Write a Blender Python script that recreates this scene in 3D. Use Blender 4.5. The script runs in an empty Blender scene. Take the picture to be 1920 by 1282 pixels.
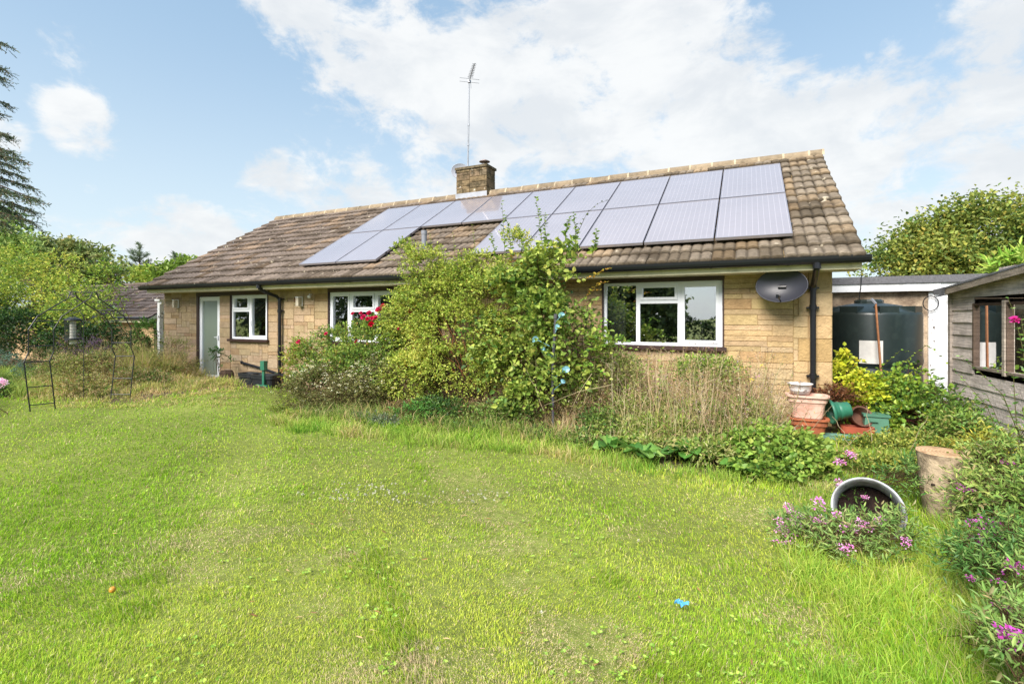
import bpy, math, random
import numpy as np
from mathutils import Vector, Matrix
random.seed(7)
RNG = np.random.default_rng(11)
SC = bpy.context.scene
COL = SC.collection
# ------------------------------------------------------------------ camera, sky, sun, exposure
cam_d = bpy.data.cameras.new("camera")
cam = bpy.data.objects.new("camera", cam_d)
COL.objects.link(cam)
cam.location = (0, 0, 1.6)
cam.rotation_euler = (math.radians(90), 0, math.radians(25.42))
cam_d.sensor_width = 36.0
cam_d.lens = 36.0 * 930 / 1920
cam_d.shift_y = -48 / 1920
cam_d.clip_start = 0.05
cam_d.clip_end = 2000
SC.camera = cam
SUN_EL, SUN_AZ = math.radians(42), math.radians(190)     # azimuth measured clockwise from +Y
SC.view_settings.view_transform = 'Standard'
SC.view_settings.look = 'None'
SC.view_settings.exposure = 1.68
SC.view_settings.gamma = 1.0
SC.view_settings.use_curve_mapping = False

sun_d = bpy.data.lights.new("sun", 'SUN')
sun_d.energy = 2.3
sun_d.angle = math.radians(30)
sun_d.color = (1.0, 0.935, 0.87)
sun = bpy.data.objects.new("sun", sun_d)
COL.objects.link(sun)
sdir = Vector((math.sin(SUN_AZ) * math.cos(SUN_EL), math.cos(SUN_AZ) * math.cos(SUN_EL), math.sin(SUN_EL)))
sun.rotation_euler = sdir.to_track_quat('Z', 'Y').to_euler()


def dir_of(px, py):                                      # direction in the sky of a photo point
    t = (px - 960) / 930.0
    s, c = math.sin(math.radians(25.42)), math.cos(math.radians(25.42))
    return Vector((c * t - s, s * t + c, (593 - py) / 930.0)).normalized()


def make_world():
    w = bpy.data.worlds.new("World")
    SC.world = w
    w.use_nodes = True
    nt = w.node_tree
    N, L = nt.nodes, nt.links
    N.clear()
    out = N.new('ShaderNodeOutputWorld')
    bg = N.new('ShaderNodeBackground')
    L.new(bg.outputs[0], out.inputs[0])
    bg.inputs[1].default_value = 0.071
    sky = N.new('ShaderNodeTexSky')
    sky.sky_type = 'NISHITA'
    sky.sun_disc = False
    sky.sun_elevation = SUN_EL
    sky.sun_rotation = SUN_AZ
    sky.air_density = 1.0
    sky.dust_density = 1.2
    sky.ozone_density = 1.0
    tc = N.new('ShaderNodeTexCoord')
    sep = N.new('ShaderNodeSeparateXYZ')
    L.new(tc.outputs['Generated'], sep.inputs[0])

    def M(op, a, b=None, c=None):
        n = N.new('ShaderNodeMath'); n.operation = op
        for i, v in enumerate((a, b, c)):
            if v is None: continue
            if isinstance(v, (int, float)): n.inputs[i].default_value = v
            else: L.new(v, n.inputs[i])
        return n.outputs[0]

    def ramp(v, a, b, c0=0.0, c1=1.0):
        n = N.new('ShaderNodeMapRange'); n.interpolation_type = 'SMOOTHSTEP'
        L.new(v, n.inputs[0])
        n.inputs[1].default_value = a; n.inputs[2].default_value = b
        n.inputs[3].default_value = c0; n.inputs[4].default_value = c1
        return n.outputs[0]

    def noise(scale, detail, rough, dist=0.0, zs=1.0, off=0.0):
        mp = N.new('ShaderNodeMapping')
        mp.inputs['Scale'].default_value = (1, 1, zs)
        mp.inputs['Location'].default_value = (off, off * .7, 0)
        L.new(tc.outputs['Generated'], mp.inputs[0])
        n = N.new('ShaderNodeTexNoise')
        n.inputs['Scale'].default_value = scale
        n.inputs['Detail'].default_value = detail
        n.inputs['Roughness'].default_value = rough
        n.inputs['Distortion'].default_value = dist
        L.new(mp.outputs[0], n.inputs['Vector'])
        return n.outputs[0]

    def blob(px, py, rad_px, amp):
        d = dir_of(px, py)
        vm = N.new('ShaderNodeVectorMath'); vm.operation = 'DOT_PRODUCT'
        L.new(tc.outputs['Generated'], vm.inputs[0])
        vm.inputs[1].default_value = d
        t = math.hypot((px - 960) / 930, (593 - py) / 930)
        ang = (rad_px / 930) / (1 + t * t)
        return M('MULTIPLY', ramp(vm.outputs['Value'], math.cos(ang * 1.45), math.cos(ang * .1)), amp * 1.5)
    n1 = noise(3.2, 12, .58, .35, 1.7)
    n2 = noise(11.0, 12, .66, .3, 1.5, 3.1)
    fb = M('ADD', M('MULTIPLY', n1, .62), M('MULTIPLY', n2, .38))
    # the clouds of the day, at their bearings and heights
    bl = [(760, 90, 190, .30), (940, 170, 260, .34), (1180, 120, 280, .36), (1080, 240, 260, .3), (1330, 190, 220, .32),
          (680, 220, 130, .22), (1450, 280, 260, .3), (1650, 240, 220, .33), (1830, 230, 240, .34), (1750, 380, 260, .26),
          (150, 225, 80, .25), (110, 200, 60, .12), (205, 262, 60, .2), (165, 250, 70, .24), (15, 255, 50, .24), (580, 395, 150, .24), (370, 465, 120, .24), (560, 10, 110, .24), (1880, 20, 120, .26),
          (900, 330, 200, .2), (1250, 330, 260, .22), (700, 390, 180, .2), (450, 400, 120, .14)]
    acc = None
    for b in bl:
        o = blob(*b)
        acc = o if acc is None else M('MAXIMUM', acc, o)
    # general cloud over the rest of the dome (behind and above the camera), none where the photo has clear blue
    rest = ramp(sep.outputs[1], .15, -.25, 0, .14)
    acc = M('ADD', acc, rest)
    dens = ramp(M('ADD', M('MULTIPLY_ADD', fb, 2.9, -.95), acc), .66, .98)
    dens = M('MULTIPLY', dens, .93)
    # cloud colour: white tops, slightly grey undersides by a slow noise
    n3 = noise(4.5, 7, .6, .3, 2.2, 7.7)
    shade = ramp(n3, .36, .62)
    cc = N.new('ShaderNodeMix'); cc.data_type = 'RGBA'
    L.new(shade, cc.inputs[0])
    cc.inputs[6].default_value = (3.6, 3.75, 3.9, 1)
    cc.inputs[7].default_value = (4.35, 4.4, 4.4, 1)
    # hazy pale blue base: Nishita lifted by thin high haze towards the horizon
    hz = N.new('ShaderNodeMix'); hz.data_type = 'RGBA'
    L.new(ramp(sep.outputs[2], .0, .62, .86, .66), hz.inputs[0])
    tint = N.new('ShaderNodeMix'); tint.data_type = 'RGBA'; tint.blend_type = 'MULTIPLY'
    tint.inputs[0].default_value = 1
    L.new(sky.outputs[0], tint.inputs[6]); tint.inputs[7].default_value = (.95, 1.0, 1.0, 1)
    L.new(tint.outputs[2], hz.inputs[6])
    hc = N.new('ShaderNodeMix'); hc.data_type = 'RGBA'
    L.new(ramp(sep.outputs[2], .02, .55), hc.inputs[0])
    hc.inputs[6].default_value = (3.5, 4.05, 4.3, 1)
    hc.inputs[7].default_value = (1.95, 2.85, 3.75, 1)
    L.new(hc.outputs[2], hz.inputs[7])
    fin = N.new('ShaderNodeMix'); fin.data_type = 'RGBA'
    L.new(dens, fin.inputs[0])
    L.new(hz.outputs[2], fin.inputs[6]); L.new(cc.outputs[2], fin.inputs[7])
    L.new(fin.outputs[2], bg.inputs[0])


make_world()

# ------------------------------------------------------------------ materials


def lin(h):
    h = h.lstrip('#')
    r = []
    for i in (0, 2, 4):
        c = int(h[i:i + 2], 16) / 255
        r.append(c / 12.92 if c <= .04045 else ((c + .055) / 1.055) ** 2.4)
    return tuple(r)


def material(name, col=(.5, .5, .5), rough=.6, metal=0.0, spec=.5, attr=False, var=.0, vscale=8, dark=None, dscale=3, damt=.5,
             dlo=.5, dhi=.62, bump=0.0, bscale=60, transl=0.0, coat=0.0, second=None, sscale=20, slo=.6, shi=.66):
    m = bpy.data.materials.new(name)
    m.use_nodes = True
    nt = m.node_tree; N, L = nt.nodes, nt.links
    N.clear()
    out = N.new('ShaderNodeOutputMaterial')
    b = N.new('ShaderNodeBsdfPrincipled')
    b.inputs['Roughness'].default_value = rough
    b.inputs['Metallic'].default_value = metal
    b.inputs['Specular IOR Level'].default_value = spec
    b.inputs['Coat Weight'].default_value = coat
    tc = N.new('ShaderNodeTexCoord')
    geo = N.new('ShaderNodeNewGeometry')
    pos = geo.outputs['Position']

    def noise(s, d=5, r=.6):
        n = N.new('ShaderNodeTexNoise'); n.inputs['Scale'].default_value = s
        n.inputs['Detail'].default_value = d; n.inputs['Roughness'].default_value = r
        L.new(pos, n.inputs['Vector']); return n.outputs[0]

    def rng(v, a, b_, c, d):
        n = N.new('ShaderNodeMapRange'); L.new(v, n.inputs[0])
        for i, q in zip((1, 2, 3, 4), (a, b_, c, d)): n.inputs[i].default_value = q
        return n.outputs[0]
    if attr:
        a = N.new('ShaderNodeAttribute'); a.attribute_name = 'Col'
        c = a.outputs['Color']
    else:
        r = N.new('ShaderNodeRGB'); r.outputs[0].default_value = (*col, 1); c = r.outputs[0]
    if var:
        mx = N.new('ShaderNodeMix'); mx.data_type = 'RGBA'; mx.blend_type = 'MULTIPLY'; mx.inputs[0].default_value = 1
        L.new(c, mx.inputs[6])
        cr = N.new('ShaderNodeCombineColor')
        v = rng(noise(vscale), .3, .7, 1 - var, 1 + var)
        for i in range(3): L.new(v, cr.inputs[i])
        L.new(cr.outputs[0], mx.inputs[7]); c = mx.outputs[2]
    if dark is not None:
        mx = N.new('ShaderNodeMix'); mx.data_type = 'RGBA'
        L.new(rng(noise(dscale, 8, .65), dlo, dhi, 0, damt), mx.inputs[0])
        L.new(c, mx.inputs[6]); mx.inputs[7].default_value = (*dark, 1); c = mx.outputs[2]
    if second is not None:
        mx = N.new('ShaderNodeMix'); mx.data_type = 'RGBA'
        L.new(rng(noise(sscale, 4, .55), slo, shi, 0, .9), mx.inputs[0])
        L.new(c, mx.inputs[6]); mx.inputs[7].default_value = (*second, 1); c = mx.outputs[2]
    L.new(c, b.inputs['Base Color'])
    if bump:
        bp = N.new('ShaderNodeBump'); bp.inputs['Strength'].default_value = bump; bp.inputs['Distance'].default_value = .02
        L.new(noise(bscale, 6), bp.inputs['Height']); L.new(bp.outputs[0], b.inputs['Normal'])
    if transl:
        t = N.new('ShaderNodeBsdfTranslucent'); L.new(c, t.inputs[0])
        ms = N.new('ShaderNodeMixShader'); ms.inputs[0].default_value = transl
        L.new(b.outputs[0], ms.inputs[1]); L.new(t.outputs[0], ms.inputs[2]); L.new(ms.outputs[0], out.inputs[0])
    else:
        L.new(b.outputs[0], out.inputs[0])
    return m


def glass_material(name, refl, tint=(.8, .84, .84), gtint=(.95, .96, 1), rough=.01, frosted=None):
    m = bpy.data.materials.new(name); m.use_nodes = True
    nt = m.node_tree; N, L = nt.nodes, nt.links; N.clear()
    out = N.new('ShaderNodeOutputMaterial')
    g = N.new('ShaderNodeBsdfGlossy'); g.inputs['Roughness'].default_value = rough; g.inputs[0].default_value = (*gtint, 1)
    if frosted:
        t = N.new('ShaderNodeBsdfPrincipled'); t.inputs['Base Color'].default_value = (*frosted, 1); t.inputs['Roughness'].default_value = .3
    else:
        t = N.new('ShaderNodeBsdfTransparent'); t.inputs[0].default_value = (*tint, 1)
    mx = N.new('ShaderNodeMixShader')
    lw = N.new('ShaderNodeLayerWeight'); lw.inputs[0].default_value = .35
    mr = N.new('ShaderNodeMapRange'); L.new(lw.outputs['Fresnel'], mr.inputs[0])
    mr.inputs[3].default_value = refl; mr.inputs[4].default_value = 1
    L.new(mr.outputs[0], mx.inputs[0])
    L.new(t.outputs[0], mx.inputs[1]); L.new(g.outputs[0], mx.inputs[2]); L.new(mx.outputs[0], out.inputs[0])
    return m


# ------------------------------------------------------------------ mesh collector


class G:
    def __init__(s): s.v = []; s.f = []; s.c = []; s.n = 0

    def add(s, V, F, C=(.5, .5, .5)):
        V = np.asarray(V, float).reshape(-1, 3); F = np.asarray(F, int)
        if len(V) == 0: return
        C = np.asarray(C, float)
        if C.ndim == 1: C = np.tile(C, (len(V), 1))
        s.v.append(V); s.f.append(F + s.n); s.c.append(C); s.n += len(V)

    def box(s, a, b, c=(.5, .5, .5), tilt=None):
        x0, y0, z0 = a; x1, y1, z1 = b
        V = np.array([(x0, y0, z0), (x1, y0, z0), (x1, y1, z0), (x0, y1, z0), (x0, y0, z1), (x1, y0, z1), (x1, y1, z1), (x0, y1, z1)], float)
        if tilt is not None: V = tilt(V)
        s.add(V, [(0, 3, 2, 1), (4, 5, 6, 7), (0, 1, 5, 4), (1, 2, 6, 5), (2, 3, 7, 6), (3, 0, 4, 7)], c)

    def tube(s, P, r, n=6, c=(.5, .5, .5), cap=True):
        P = np.asarray(P, float); k = len(P)
        r = np.full(k, r) if np.isscalar(r) else np.asarray(r, float)
        T = np.gradient(P, axis=0); T /= np.linalg.norm(T, axis=1)[:, None] + 1e-9
        up = np.array([0, 0, 1.]) if abs(T[0][2]) < .9 else np.array([1., 0, 0])
        V = []
        A = np.cross(T[0], up); A /= np.linalg.norm(A)
        for i in range(k):
            A = A - T[i] * A.dot(T[i]); A /= np.linalg.norm(A) + 1e-9
            B = np.cross(T[i], A)
            for j in range(n):
                a = 2 * math.pi * j / n
                V.append(P[i] + r[i] * (math.cos(a) * A + math.sin(a) * B))
        F = [(i * n + j, i * n + (j + 1) % n, (i + 1) * n + (j + 1) % n, (i + 1) * n + j) for i in range(k - 1) for j in range(n)]
        s.add(V, F, c)
        if cap:
            for i in (0, k - 1):
                V2 = V[i * n:(i + 1) * n]
                ctr = np.mean(V2, axis=0)
                s.add(list(V2) + [ctr], [(j, (j + 1) % n, n, n) for j in range(n)], c)

    def lathe(s, prof, ctr=(0, 0, 0), n=24, c=(.5, .5, .5), M=None, wob=0):
        k = len(prof); V = []
        for (r, z) in prof:
            for j in range(n):
                a = 2 * math.pi * j / n
                rr = r * (1 + wob * math.sin(3 * a + 1) + wob * .6 * math.sin(5 * a))
                V.append((rr * math.cos(a), rr * math.sin(a), z))
        V = np.array(V)
        if M is not None: V = V @ np.array(M.to_3x3()).T
        V = V + np.array(ctr)
        F = [(i * n + j, i * n + (j + 1) % n, (i + 1) * n + (j + 1) % n, (i + 1) * n + j) for i in range(k - 1) for j in range(n)]
        s.add(V, F, c)

    def build(s, name, mat, parent=None, origin=None, smooth=False):
        V = np.concatenate(s.v); C = np.concatenate(s.c)
        loops = []; starts = []; tot = 0
        for F in s.f:
            if F.ndim == 2 and F.shape[1] == 4:
                tri = F[:, 2] == F[:, 3]
                if tri.any():
                    for q in F:
                        if q[2] == q[3]: loops.append(q[:3]); starts.append(np.array([tot])); tot += 3
                        else: loops.append(q); starts.append(np.array([tot])); tot += 4
                    continue
            m = F.shape[1]
            loops.append(F.ravel()); starts.append(tot + np.arange(len(F)) * m); tot += F.size
        loops = np.concatenate(loops); starts = np.concatenate(starts)
        o = origin
        if parent is not None:
            o = parent_origin(parent)
        if o is None: o = (0, 0, 0)
        V = V - np.array(o)
        me = bpy.data.meshes.new(name)
        me.vertices.add(len(V)); me.loops.add(len(loops)); me.polygons.add(len(starts))
        me.vertices.foreach_set('co', V.astype(np.float32).ravel())
        me.loops.foreach_set('vertex_index', loops.astype(np.int32))
        me.polygons.foreach_set('loop_start', starts.astype(np.int32))
        me.polygons.foreach_set('use_smooth', np.full(len(starts), bool(smooth)))
        me.update(calc_edges=True)
        me.validate()
        at = me.attributes.new('Col', 'FLOAT_COLOR', 'POINT')
        cc = np.ones((len(V), 4), np.float32); cc[:, :3] = C
        at.data.foreach_set('color', cc.ravel())
        if mat: me.materials.append(mat)
        ob = bpy.data.objects.new(name, me); COL.objects.link(ob)
        if parent is not None: ob.parent = parent
        else: ob.location = o
        return ob


def parent_origin(p):
    o = Vector((0, 0, 0))
    while p is not None:
        o = o + p.location; p = p.parent
    return tuple(o)


def tag(o, label, cat=None, group=None, kind=None):
    if label: o['label'] = label
    if cat: o['category'] = cat
    if group: o['group'] = group
    if kind: o['kind'] = kind
    return o


def thing(name, label, cat, loc=(0, 0, 0), group=None):
    o = bpy.data.objects.new(name, None); COL.objects.link(o)
    o.empty_display_size = .2
    o.location = loc
    return tag(o, label, cat, group)


def nz(x, y, s=1.0, ph=0.0):          # smooth pseudo noise in -1..1
    x = np.asarray(x) * s + ph; y = np.asarray(y) * s + ph * 1.7
    return (np.sin(x * 1.3 + 2.1 * np.sin(y * .9)) + np.sin(y * 1.7 + 1.8 * np.sin(x * 1.1 + 1)) + np.sin((x + y) * 2.3 + .7) * .6 + np.sin((x - y * 1.3) * 3.7) * .4) / 3.0


def gz(x, y):                          # height of the ground
    x = np.asarray(x, float); y = np.asarray(y, float)
    z = .025 * nz(x, y, .8) + .012 * nz(x, y, 2.3, 4)
    sm = lambda a, b, v: np.clip((v - a) / (b - a), 0, 1) ** 2 * (3 - 2 * np.clip((v - a) / (b - a), 0, 1))
    z = z + .10 * sm(-3, 0, x) * sm(5.6, 7.4, y)
    z = z + .16 * sm(5.0, 6.0, y) * sm(-7.6, -9, x) * sm(-13.5, -11, x) * sm(7.6, 6.9, y)
    z = z - 1.0 * sm(-18, -26, x)
    return z


def smoothstep(a, b, v):
    t = np.clip((v - a) / (b - a), 0, 1); return t * t * (3 - 2 * t)
# ------------------------------------------------------------------ ground
mGround = material('lawn_soil', attr=True, rough=.95, spec=.1, var=.3, vscale=14, bump=.6, bscale=30)


def ground():
    xs = np.concatenate([[-400, -150, -70, -45], np.arange(-32, 8.01, .2), [12, 20, 40, 90, 300]])
    ys = np.concatenate([[-300, -90, -40, -20], np.arange(-10, 20.01, .2), [26, 40, 80, 200, 600]])
    X, Y = np.meshgrid(xs, ys)
    Z = gz(X, Y)
    V = np.stack([X, Y, Z], -1).reshape(-1, 3)
    nx, ny = len(xs), len(ys)
    i, j = np.meshgrid(np.arange(nx - 1), np.arange(ny - 1))
    a = (j * nx + i).ravel()
    F = np.stack([a, a + 1, a + nx + 1, a + nx], -1)
    g1 = np.array([.17, .20, .045]); soil = np.array([.085, .065, .04])
    x, y = V[:, 0], V[:, 1]
    bed = bed_mask(x, y)
    C = g1[None] * (1 + .25 * nz(x, y, 1.7)[:, None]) * (1 - bed[:, None]) + soil[None] * bed[:, None]
    g = G(); g.add(V, F, C)
    tag(g.build('ground', mGround, smooth=True), 'grassed garden ground', kind='structure')


def bed_front(x):           # front edge (Y) of the planting beds along the house
    pts = [(-30, 2.5), (-14, 4.2), (-12.2, 4.6), (-10.6, 4.9), (-9.6, 5.6), (-8.9, 6.6), (-8.2, 7.0), (-7.3, 6.6), (-6.6, 5.75), (-5.2, 5.6), (-4.2, 5.65), (-3.2, 5.7), (-2.3, 5.7), (-1.5, 5.55), (-.9, 5.25), (-.1, 5.1), (.5, 5.6), (.9, 6.9), (1.3, 8.2), (2.2, 8.6), (8, 8.6)]
    return np.interp(x, [p[0] for p in pts], [p[1] for p in pts])


def bed_mask(x, y):
    return smoothstep(0, .35, y - bed_front(x) - .1 * nz(x, y, 3))


ground()

# ------------------------------------------------------------------ house materials
mStone = material('stone_blocks', attr=True, rough=.9, spec=.15, var=.16, vscale=9, dark=lin('#6b5334'), dscale=2.2, damt=.35, dlo=.5, dhi=.72, bump=1.0, bscale=28)
mMortar = material('mortar', lin('#a8926c'), rough=.95, spec=.1, var=.2)
mTile = material('roof_tile', attr=True, rough=.9, spec=.15, var=.22, vscale=16, dark=lin('#41382d'), dscale=1.7, damt=.75, dlo=.5, dhi=.68, bump=.8, bscale=55,
                 second=lin('#c9bda6'), sscale=7, slo=.66, shi=.72)
mRidge = material('ridge_tile', attr=True, rough=.9, spec=.15, var=.2, vscale=10, bump=.6, bscale=40, dark=lin('#51483a'), dscale=3, damt=.5)
mPVC = material('white_plastic', (.80, .82, .86), rough=.3, spec=.4)
mPaint = material('cream_paint', lin('#d8cfae'), rough=.5, var=.08, vscale=5, dark=lin('#8a8466'), dscale=4, damt=.35)
mWhitePaint = material('white_paint', (.76, .77, .79), rough=.45, var=.06, vscale=5, dark=lin('#8d8a80'), dscale=4, damt=.4)
mPeel = material('peeling_white_paint', (.8, .8, .8), rough=.7, second=lin('#4d4036'), sscale=16, slo=.60, shi=.64)
mBrown = material('brown_timber', lin('#3a2620'), rough=.5, var=.15)
mBlackP = material('black_plastic', (.012, .013, .017), rough=.28, spec=.5)
mGreyP = material('grey_plastic', (.22, .23, .26), rough=.45)
mGlass = glass_material('window_glass', .42)
mFrost = glass_material('frosted_glass', .10, frosted=(.19, .235, .205), rough=.15)
mRoom = material('room_plaster', (.55, .52, .48), rough=.9)
mCurtain = material('curtain', (.75, .75, .74), rough=.9, transl=.25)
mSteel = material('rusty_steel', lin('#8b7f7b'), rough=.5, metal=.5, second=lin('#7a3b2a'), sscale=9, slo=.5, shi=.6)
mGalv = material('galvanised_metal', (.38, .39, .42), rough=.45, metal=.6, var=.15)

D = 8.0; XL = -14.12; XR = 1.04; DB = 15.3
EY, EZ, SL = 7.5, 2.37, .6
RY = 11.62; RZ = EZ + (RY - EY) * SL
VL, VR = -14.18, 1.33


def stone_col(xc, z):
    t = np.clip((xc + 14) / 15, 0, 1)
    base = np.array(lin('#b69f82')) * (1 - t) + np.array(lin('#c9ad7f')) * t
    k = random.gauss(1, .065)
    c = base * k
    if random.random() < .12: c = c * np.array([.86, .80, .72])
    c = c * np.array([1 + random.uniform(-.04, .05), 1, 1 + random.uniform(-.12, .08)])
    c = c * .93 + c.mean() * .07
    return np.clip(c * .86, .02, .9)


def block(g, P, u, w, h, dep, col, j=.003):
    """a stone face with small arris; P lower-left corner, u unit along, outward normal n"""
    n = np.array([u[1], -u[0], 0.])
    P = np.array(P, float); up = np.array([0, 0, 1.]); u = np.array(u, float)
    d = dep + random.uniform(-.003, .004)
    e = .004
    o = []
    for (a, b, q) in ((j, j, 0), (w - j, j, 0), (w - j, h - j, 0), (j, h - j, 0), (j + e, j + e, d), (w - j - e, j + e, d), (w - j - e, h - j - e, d), (j + e, h - j - e, d)):
        o.append(P + u * a + up * b + n * q)
    g.add(o, [(4, 5, 6, 7), (0, 1, 5, 4), (1, 2, 6, 5), (2, 3, 7, 6), (3, 0, 4, 7)], col)


def ashlar(g, P, u, W, Hh, xc=None, mode='mix'):
    """fill a W x Hh rectangle with random coursed blocks"""
    ncx = max(1, round(W / .105)); nch = max(1, round(Hh / .076))
    cw, ch = W / ncx, Hh / nch
    used = np.zeros((nch, ncx), bool)
    P = np.array(P, float); u = np.array(u, float)
    if mode == 'long':                       # even courses of long stones
        r = 0
        while r < nch:
            h = min(random.choice([1, 2, 2]), nch - r); x = 0.
            while x < W - .01:
                w = random.uniform(.22, .78)
                if W - x - w < .2: w = W - x
                parts = [(0, h)] if h == 1 or random.random() < .8 else [(0, 1), (1, 1)]
                for (o, hh) in parts:
                    q = P + u * x + np.array([0, 0, (r + o) * ch]); block(g, q, u, w, hh * ch, .010, stone_col(xc if xc is not None else q[0], q[2]), j=.0024)
                x += w
            r += h
        return
    for r in range(nch):
        for c in range(ncx):
            if used[r, c]: continue
            h = random.choices([1, 2, 3], [3, 6, 2] if mode == 'mix' else [3, 6, 0])[0]
            w = random.choices([2, 3, 4, 5, 6], [3, 5, 4, 2, 1] if mode == 'mix' else [1, 3, 4, 4, 3])[0]
            h = min(h, nch - r)
            w = min(w, ncx - c)
            for k in range(w):
                if used[r, c + k]: w = k; break
            while used[r:r + h, c:c + w].any(): h -= 1
            if ncx - c - w == 1 and not used[r, c + w]: w += 1
            while used[r:r + h, c:c + w].any(): h -= 1
            used[r:r + h, c:c + w] = True
            q = P + u * (c * cw) + np.array([0, 0, r * ch])
            block(g, q, u, w * cw, h * ch, .012, stone_col(xc if xc is not None else q[0], q[2]))


house = thing('bungalow', 'long single storey stone bungalow with brown tiled roof and black gutter', 'house', (-6.5, 8.0, 0))
WIN = dict(w1=(-2.15, -.33, 1.13, 2.15), w2=(-8.2, -6.31, 1.05, 2.13), w3=(-11.42, -10.1, 1.04, 2.13), door=(-12.72, -11.84, .03, 2.11))


def house_walls():
    g = G(); core = G()
    yb = D + .28
    spans = []
    xs = XL
    for k in ('door', 'w3', 'w2', 'w1'):
        a, b, z0, z1 = WIN[k]
        spans.append((xs, a, -.3, 2.24)); spans.append((a, b, -.3, z0)); xs = b
    spans.append((xs, .58, -.3, 2.24))
    for (a, b, z0, z1) in spans:
        core.box((a, D + .012, z0), (b, yb, z1))
        if z1 - z0 > .4 or z0 > 0:
            ashlar(g, (a, D + .012, z0), (1, 0, 0), b - a, z1 - z0, mode='mix' if a < -9 else 'long')
        else:
            ashlar(g, (a, D + .012, z0), (1, 0, 0), b - a, z1 - z0, mode='mix' if a < -9 else 'long')
    core.box((.58, D + .012, -.3), (XR - .012, yb, 2.24))
    z = -.3; k = 0
    while z < 2.2:
        h = min(.318, 2.24 - z)
        w = .28 if k % 2 else .40
        block(g, (XR - w, D + .012, z), (1, 0, 0), w, h, .014, stone_col(.9, z) * 1.0)
        h2 = h / 2
        for q in range(2):
            block(g, (.58, D + .012, z + q * h2), (1, 0, 0), XR - w - .58, h2, .012, stone_col(.6, z))
        block(g, (XR - .012, D + .0, z), (0, 1, 0), .28 if k % 2 == 0 else .45, h, .014, stone_col(.9, z))
        z += h; k += 1
    # side and rear walls
    core.box((XR - .28, yb, -.3), (XR - .012, DB, 2.35)); core.box((XL + .012, yb, -.3), (XL + .28, DB, 2.35))
    core.box((XL + .012, DB, -.3), (XR - .012, DB + .26, 2.35))
    ashlar(g, (XR - .012, D + .45, -.3), (0, 1, 0), DB - D - .45, 2.54, xc=.9, mode='long')
    ashlar(g, (XL + .012, DB, -.3), (0, -1, 0), DB - D, 2.54, xc=-13)
    for X in (XL + .02, XR - .25):      # gable triangles
        zt = lambda y: EZ + (min(y, 2 * RY - y) - EY) * SL - .09
        ys = [D + .03, RY, DB + .2]
        V = []
        for x in (X, X + .23):
            V += [(x, ys[0], 2.2), (x, ys[2], 2.2), (x, ys[2], zt(ys[2])), (x, ys[1], zt(ys[1])), (x, ys[0], zt(ys[0]))]
        V = np.array(V)
        core.add(V, [(0, 1, 2, 3), (5, 6, 7, 8)]); core.add(V[[0, 3, 4, 4, 5, 8, 9, 9]], [(0, 1, 2, 3), (4, 5, 6, 7)])
    w = g.build('wall', mStone, house)
    core.build('wall_core', mMortar, house)
    # interior: ceiling, floor, partitions
    r = G()
    r.box((XL + .28, yb + .002, 2.25), (XR - .28, DB, 2.30)); r.box((XL + .28, yb + .002, -.05), (XR - .28, DB, .02))
    r.box((XL + .28, 11.8, .02), (XR - .28, 11.9, 2.25))
    for x in (-12.0, -9.0, -5.0, -3.2): r.box((x, yb + .01, .02), (x + .1, 11.8, 2.25))
    r.build('interior', mRoom, house)
    # dark timber heads over the openings, corner strip at the far left
    for (a, b) in (((-12.74, 7.985, 2.11), (-10.05, 8.10, 2.235)), ((-8.22, 7.985, 2.13), (-6.28, 8.10, 2.235)), ((-2.17, 7.985, 2.152), (-.31, 8.10, 2.20))):
        t = G(); t.box(a, b); t.build('timber_head', mBrown, house)


def roof_tiles(g, x0, x1, ey, ez, run, sl, sign=1, nrow=14, tw=.30, segs=10, tone=1.0, jit=1.0, base='#877a69'):
    th = math.atan(sl); L = run / math.cos(th)
    gauge = L / nrow
    ct, st = math.cos(th), math.sin(th)
    nc = int(round((x1 - x0) / tw)); tw = (x1 - x0) / nc
    rolls = 2
    for r in range(nrow):
        for c in range(nc):
            ux = np.linspace(0, 1, segs + 1)
            prof = .022 * np.abs(np.sin(np.pi * ux * rolls)) ** .6
            dx = random.gauss(0, .004) * jit; dz = random.gauss(0, .003) * jit; ds = random.gauss(0, .007) * jit
            X = x0 + (c + ux) * tw + dx
            rows = []
            for (s, lift) in ((r * gauge - .03 + ds, .050), ((r + 1) * gauge, .004)):
                y = ey + sign * (s * ct - (prof + lift + dz) * st)
                z = ez + s * st + (prof + lift + dz) * ct
                rows.append(np.stack([X, np.broadcast_to(y, X.shape), z], -1))
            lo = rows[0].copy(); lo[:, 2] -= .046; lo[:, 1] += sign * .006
            V = np.concatenate([lo, rows[0], rows[1]])
            k = segs + 1
            i = np.arange(segs)
            F = np.concatenate([np.stack([i, i + 1, i + 1 + k, i + k], -1), np.stack([i + k, i + 1 + k, i + 1 + 2 * k, i + 2 * k], -1)])
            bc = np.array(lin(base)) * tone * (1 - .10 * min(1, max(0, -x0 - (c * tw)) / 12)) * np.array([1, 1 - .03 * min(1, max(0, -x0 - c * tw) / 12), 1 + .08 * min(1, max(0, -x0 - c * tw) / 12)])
            v = random.gauss(1, .12)
            mossy = .5 + .5 * float(nz(c * .25 + .1, r * .35, 1.0, 2.0))
            bc = bc * v
            if random.random() < .2: bc = bc * np.array([1.25, 1.14, .98])
            if random.random() < .10 + .15 * mossy: bc = bc * np.array([.62, .60, .56])
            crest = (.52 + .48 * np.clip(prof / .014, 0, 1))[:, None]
            Cc = np.concatenate([np.tile(bc * .16, (k, 1)), bc * crest, bc * crest * .9])  # near-black lower edges: shadow line under each course painted into the tile colour
            g.add(V, F, np.clip(Cc, .01, .9))


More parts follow.
